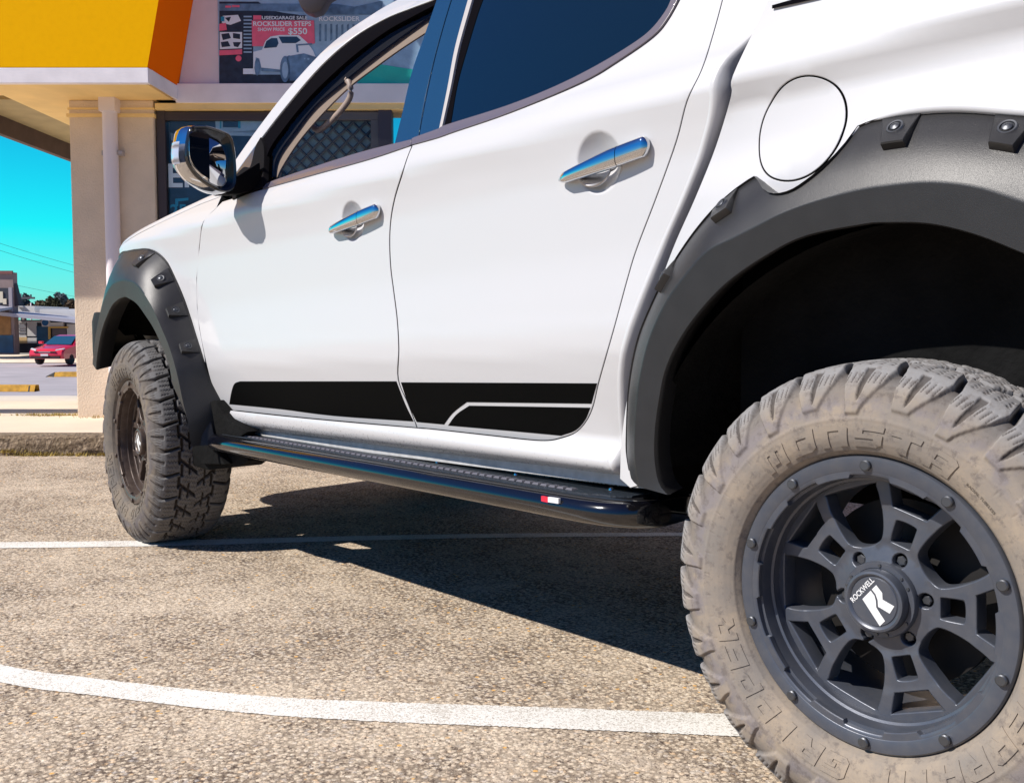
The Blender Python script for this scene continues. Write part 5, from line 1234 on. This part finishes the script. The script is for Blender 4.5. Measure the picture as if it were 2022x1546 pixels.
# trees behind the row
LEAFS = [mat('leaf_olive', (.075, .075, .035), .8, var=.4, vscale=2), mat('leaf_brown', (.13, .085, .045), .8, var=.4, vscale=2), mat('leaf_bluegreen', (.10, .13, .14), .8, var=.4, vscale=2)]
def tree(px, pybase, d, w_px, h_px, label, mt, seed):
    rs = random.Random(seed); x, _ = WP(px, 640, d); _, ztop = WP(px, pybase-h_px, d); _, zb = WP(px, pybase, d); k = d/F; base = -1.0
    e = bthing('gum_tree', x, d, base, label, 'tree', 'gum trees behind the shops'); cen = (zb-base+(ztop-zb)*.45); R = w_px*k/2; H = (ztop-zb)*.62
    b = MB(); b.tube([(0, 0, 0), (.1, 0, cen*.6), (-.1, .1, cen)], [.30, .22, .10], 8)
    clumps = [(rs.gauss(0, .42)*R, rs.gauss(0, .35)*R, cen+rs.gauss(.05, .38)*H) for _ in range(16)]
    for c in clumps[:8]: b.tube([(0, 0, cen*.7), (c[0]*.5, c[1]*.5, (cen*.7+c[2])/2+.2), c], [.10, .06, .03], 6)
    b.build('trunk', mat('bark', (.20, .16, .13), .9), e, smooth=True)
    c_ = MB()
    for c in clumps:
        s_ = rs.uniform(.24, .42)*R
        for _ in range(190):
            v = Vector((rs.gauss(0, 1), rs.gauss(0, 1), rs.gauss(0, .75))).normalized()*s_*rs.uniform(.4, 1.05); p = Vector(c)+v; l = rs.uniform(.10, .22)
            a = Vector((rs.gauss(0, 1), rs.gauss(0, 1), rs.gauss(0, 1))).normalized()*l; q = Vector((rs.gauss(0, 1), rs.gauss(0, 1), rs.gauss(0, 1))).normalized()*l*.6
            c_.add([p-a, p+q, p+a, p-q], [(0, 1, 2, 3)])
    c_.build('crown', mt, e)
tree(47, 622, 92, 42, 34, 'small sparse bluish gum tree between the two poles', LEAFS[2], 1)
tree(88, 622, 84, 46, 36, 'brown leafed gum tree left of the tallest one', LEAFS[1], 2)
tree(121, 622, 90, 52, 50, 'tallest gum tree with bluish green crown near the shop pillar', LEAFS[2], 3)
tree(104, 618, 82, 40, 28, 'low dark olive gum tree in front of the tall one', LEAFS[0], 4)
tree(146, 622, 80, 40, 22, 'low brown gum tree partly hidden by the shop pillar', LEAFS[1], 5)
# red car (front three quarter view), width 1.78
def red_car():
    d = 50.; x, z = WP(138, 718, d)
    e = bthing('red_hatchback', x, d, z, 'small red hatchback driving on the far street beside the pillar', 'car'); e.rotation_euler = (0, 0, YAW+radians(83))
    RED = mat('car_red', (.75, .02, .045), .3, coat=1); WIN = mat('car_window', (.02, .09, .15), .05, coat=1); LMP = mat('car_lamp', (.7, .66, .66), .2); TY = mat('car_tyre', (.02, .02, .02), .8)
    # car local: front at -x, width y
    prof = [(-2.05, .30), (-2.12, .50), (-2.08, .66), (-1.95, .76), (-1.0, .93), (-.85, .96), (1.75, 1.0), (1.98, .92), (2.05, .6), (2.0, .30)]
    b = MB(); n_ = len(prof); rings = []
    for yy, s, dz in ((-.88, .94, -.02), (-.82, .985, 0), (-.4, 1., .02), (0, 1.01, .03), (.4, 1., .02), (.82, .985, 0), (.88, .94, -.02)): rings.append([(px_*s, yy, pz+(dz if pz > .7 else 0)) for px_, pz in prof])
    b.loft(rings); b.build('body', RED, e, auto=.5)
    cab = [(-1.0, .92), (-.25, 1.38), (.1, 1.44), (1.2, 1.43), (1.55, 1.32), (1.9, .95)]
    b = MB(); b.loft([[(px_, yy*(1-.28*(pz-.92)/.5), pz) for px_, pz in cab] for yy in (-.80, .80)]); b.build('cabin', RED, e, bevel=.02)
    g1 = MB(); g1.add([(-1.0, -.70, .965), (-1.0, .70, .965), (-.30, .58, 1.36), (-.30, -.58, 1.36)], [(0, 1, 2, 3)]); g1.v = [(p[0]-.03, p[1], p[2]+.02) for p in g1.v]; g1.build('windscreen', WIN, e)
    for s in (-1, 1):
        b = MB(); b.add([(px_, s*(.815*(1-.28*(pz-.92)/.5)), pz) for px_, pz in ((-.75, 1.0), (-.2, 1.34), (1.2, 1.36), (1.6, 1.02))], [(0, 1, 2, 3)]); b.build('side_window', WIN, e)
        b = MB(); b.loft([[(-2.06, s*.50, .62), (-2.06, s*.50, .72), (-1.96, s*.50, .76)], [(-1.93, s*.84, .68), (-1.93, s*.84, .78), (-1.80, s*.86, .82)]]); b.build('headlight', LMP, e)
        b = MB(); b.box(-.92, -.76, s*.97-.10, s*.97+.10, 1.0, 1.13); b.build('wing_mirror', RED, e, bevel=.02)
        for wx in (-1.3, 1.3):
            b = MB(); b.lathe([(0, -.1), (.2, -.1), (.31, -.08), (.32, 0), (.31, .08), (0, .1)], 20, 'y', (wx, s*.78, .31)); b.build('tyre', TY, e, smooth=True)
    b = MB(); b.box(-2.14, -2.08, -.55, .55, .60, .66); b.box(-2.13, -2.07, -.75, .75, .32, .42); b.build('grille', TY, e)
    b = MB(); b.box(-2.15, -2.09, -.3, .3, .615, .635); b.box(-2.17, -2.13, -.19, .19, .44, .54); b.build('number_plate', LMP, e)
red_car()
# yellow wheel stops
def wstop(px, py, px2, d, label):
    x, z = WP(px, py, d); x2, _ = WP(px2, py, d); e = bthing('wheel_stop', x, d, z, label, 'wheel stop', 'yellow wheel stops on the driveway')
    b = MB(); L_ = x2-x; b.loft([[(s0, -.075, 0), (s0, .075, 0), (s0+(.0 if s0 < .1 else 0), .045, h), (s0, -.045, h)] for s0, h in ((0, .01), (.14, .075), (.2, .085), (L_*.5, .085), (L_, .085))]); b.build('stop_bar', mat('stop_yellow', (.50, .27, .03), .8, var=.35, vscale=12), e, bevel=.008)
    b = MB(); b.loft([[(s0, -.078, 0), (s0, .078, 0), (s0, .05, h), (s0, -.05, h)] for s0, h in ((-.01, .012), (.13, .079))]); b.build('stop_end', mat('stop_black', (.03, .03, .03), .8), e)
    return e
wstop(95, 744, 175, 17.0, 'further yellow wheel stop beside the shop pillar')
e = wstop(43, 773, -60, 12.6, 'nearer dark and yellow wheel stop at the left edge')
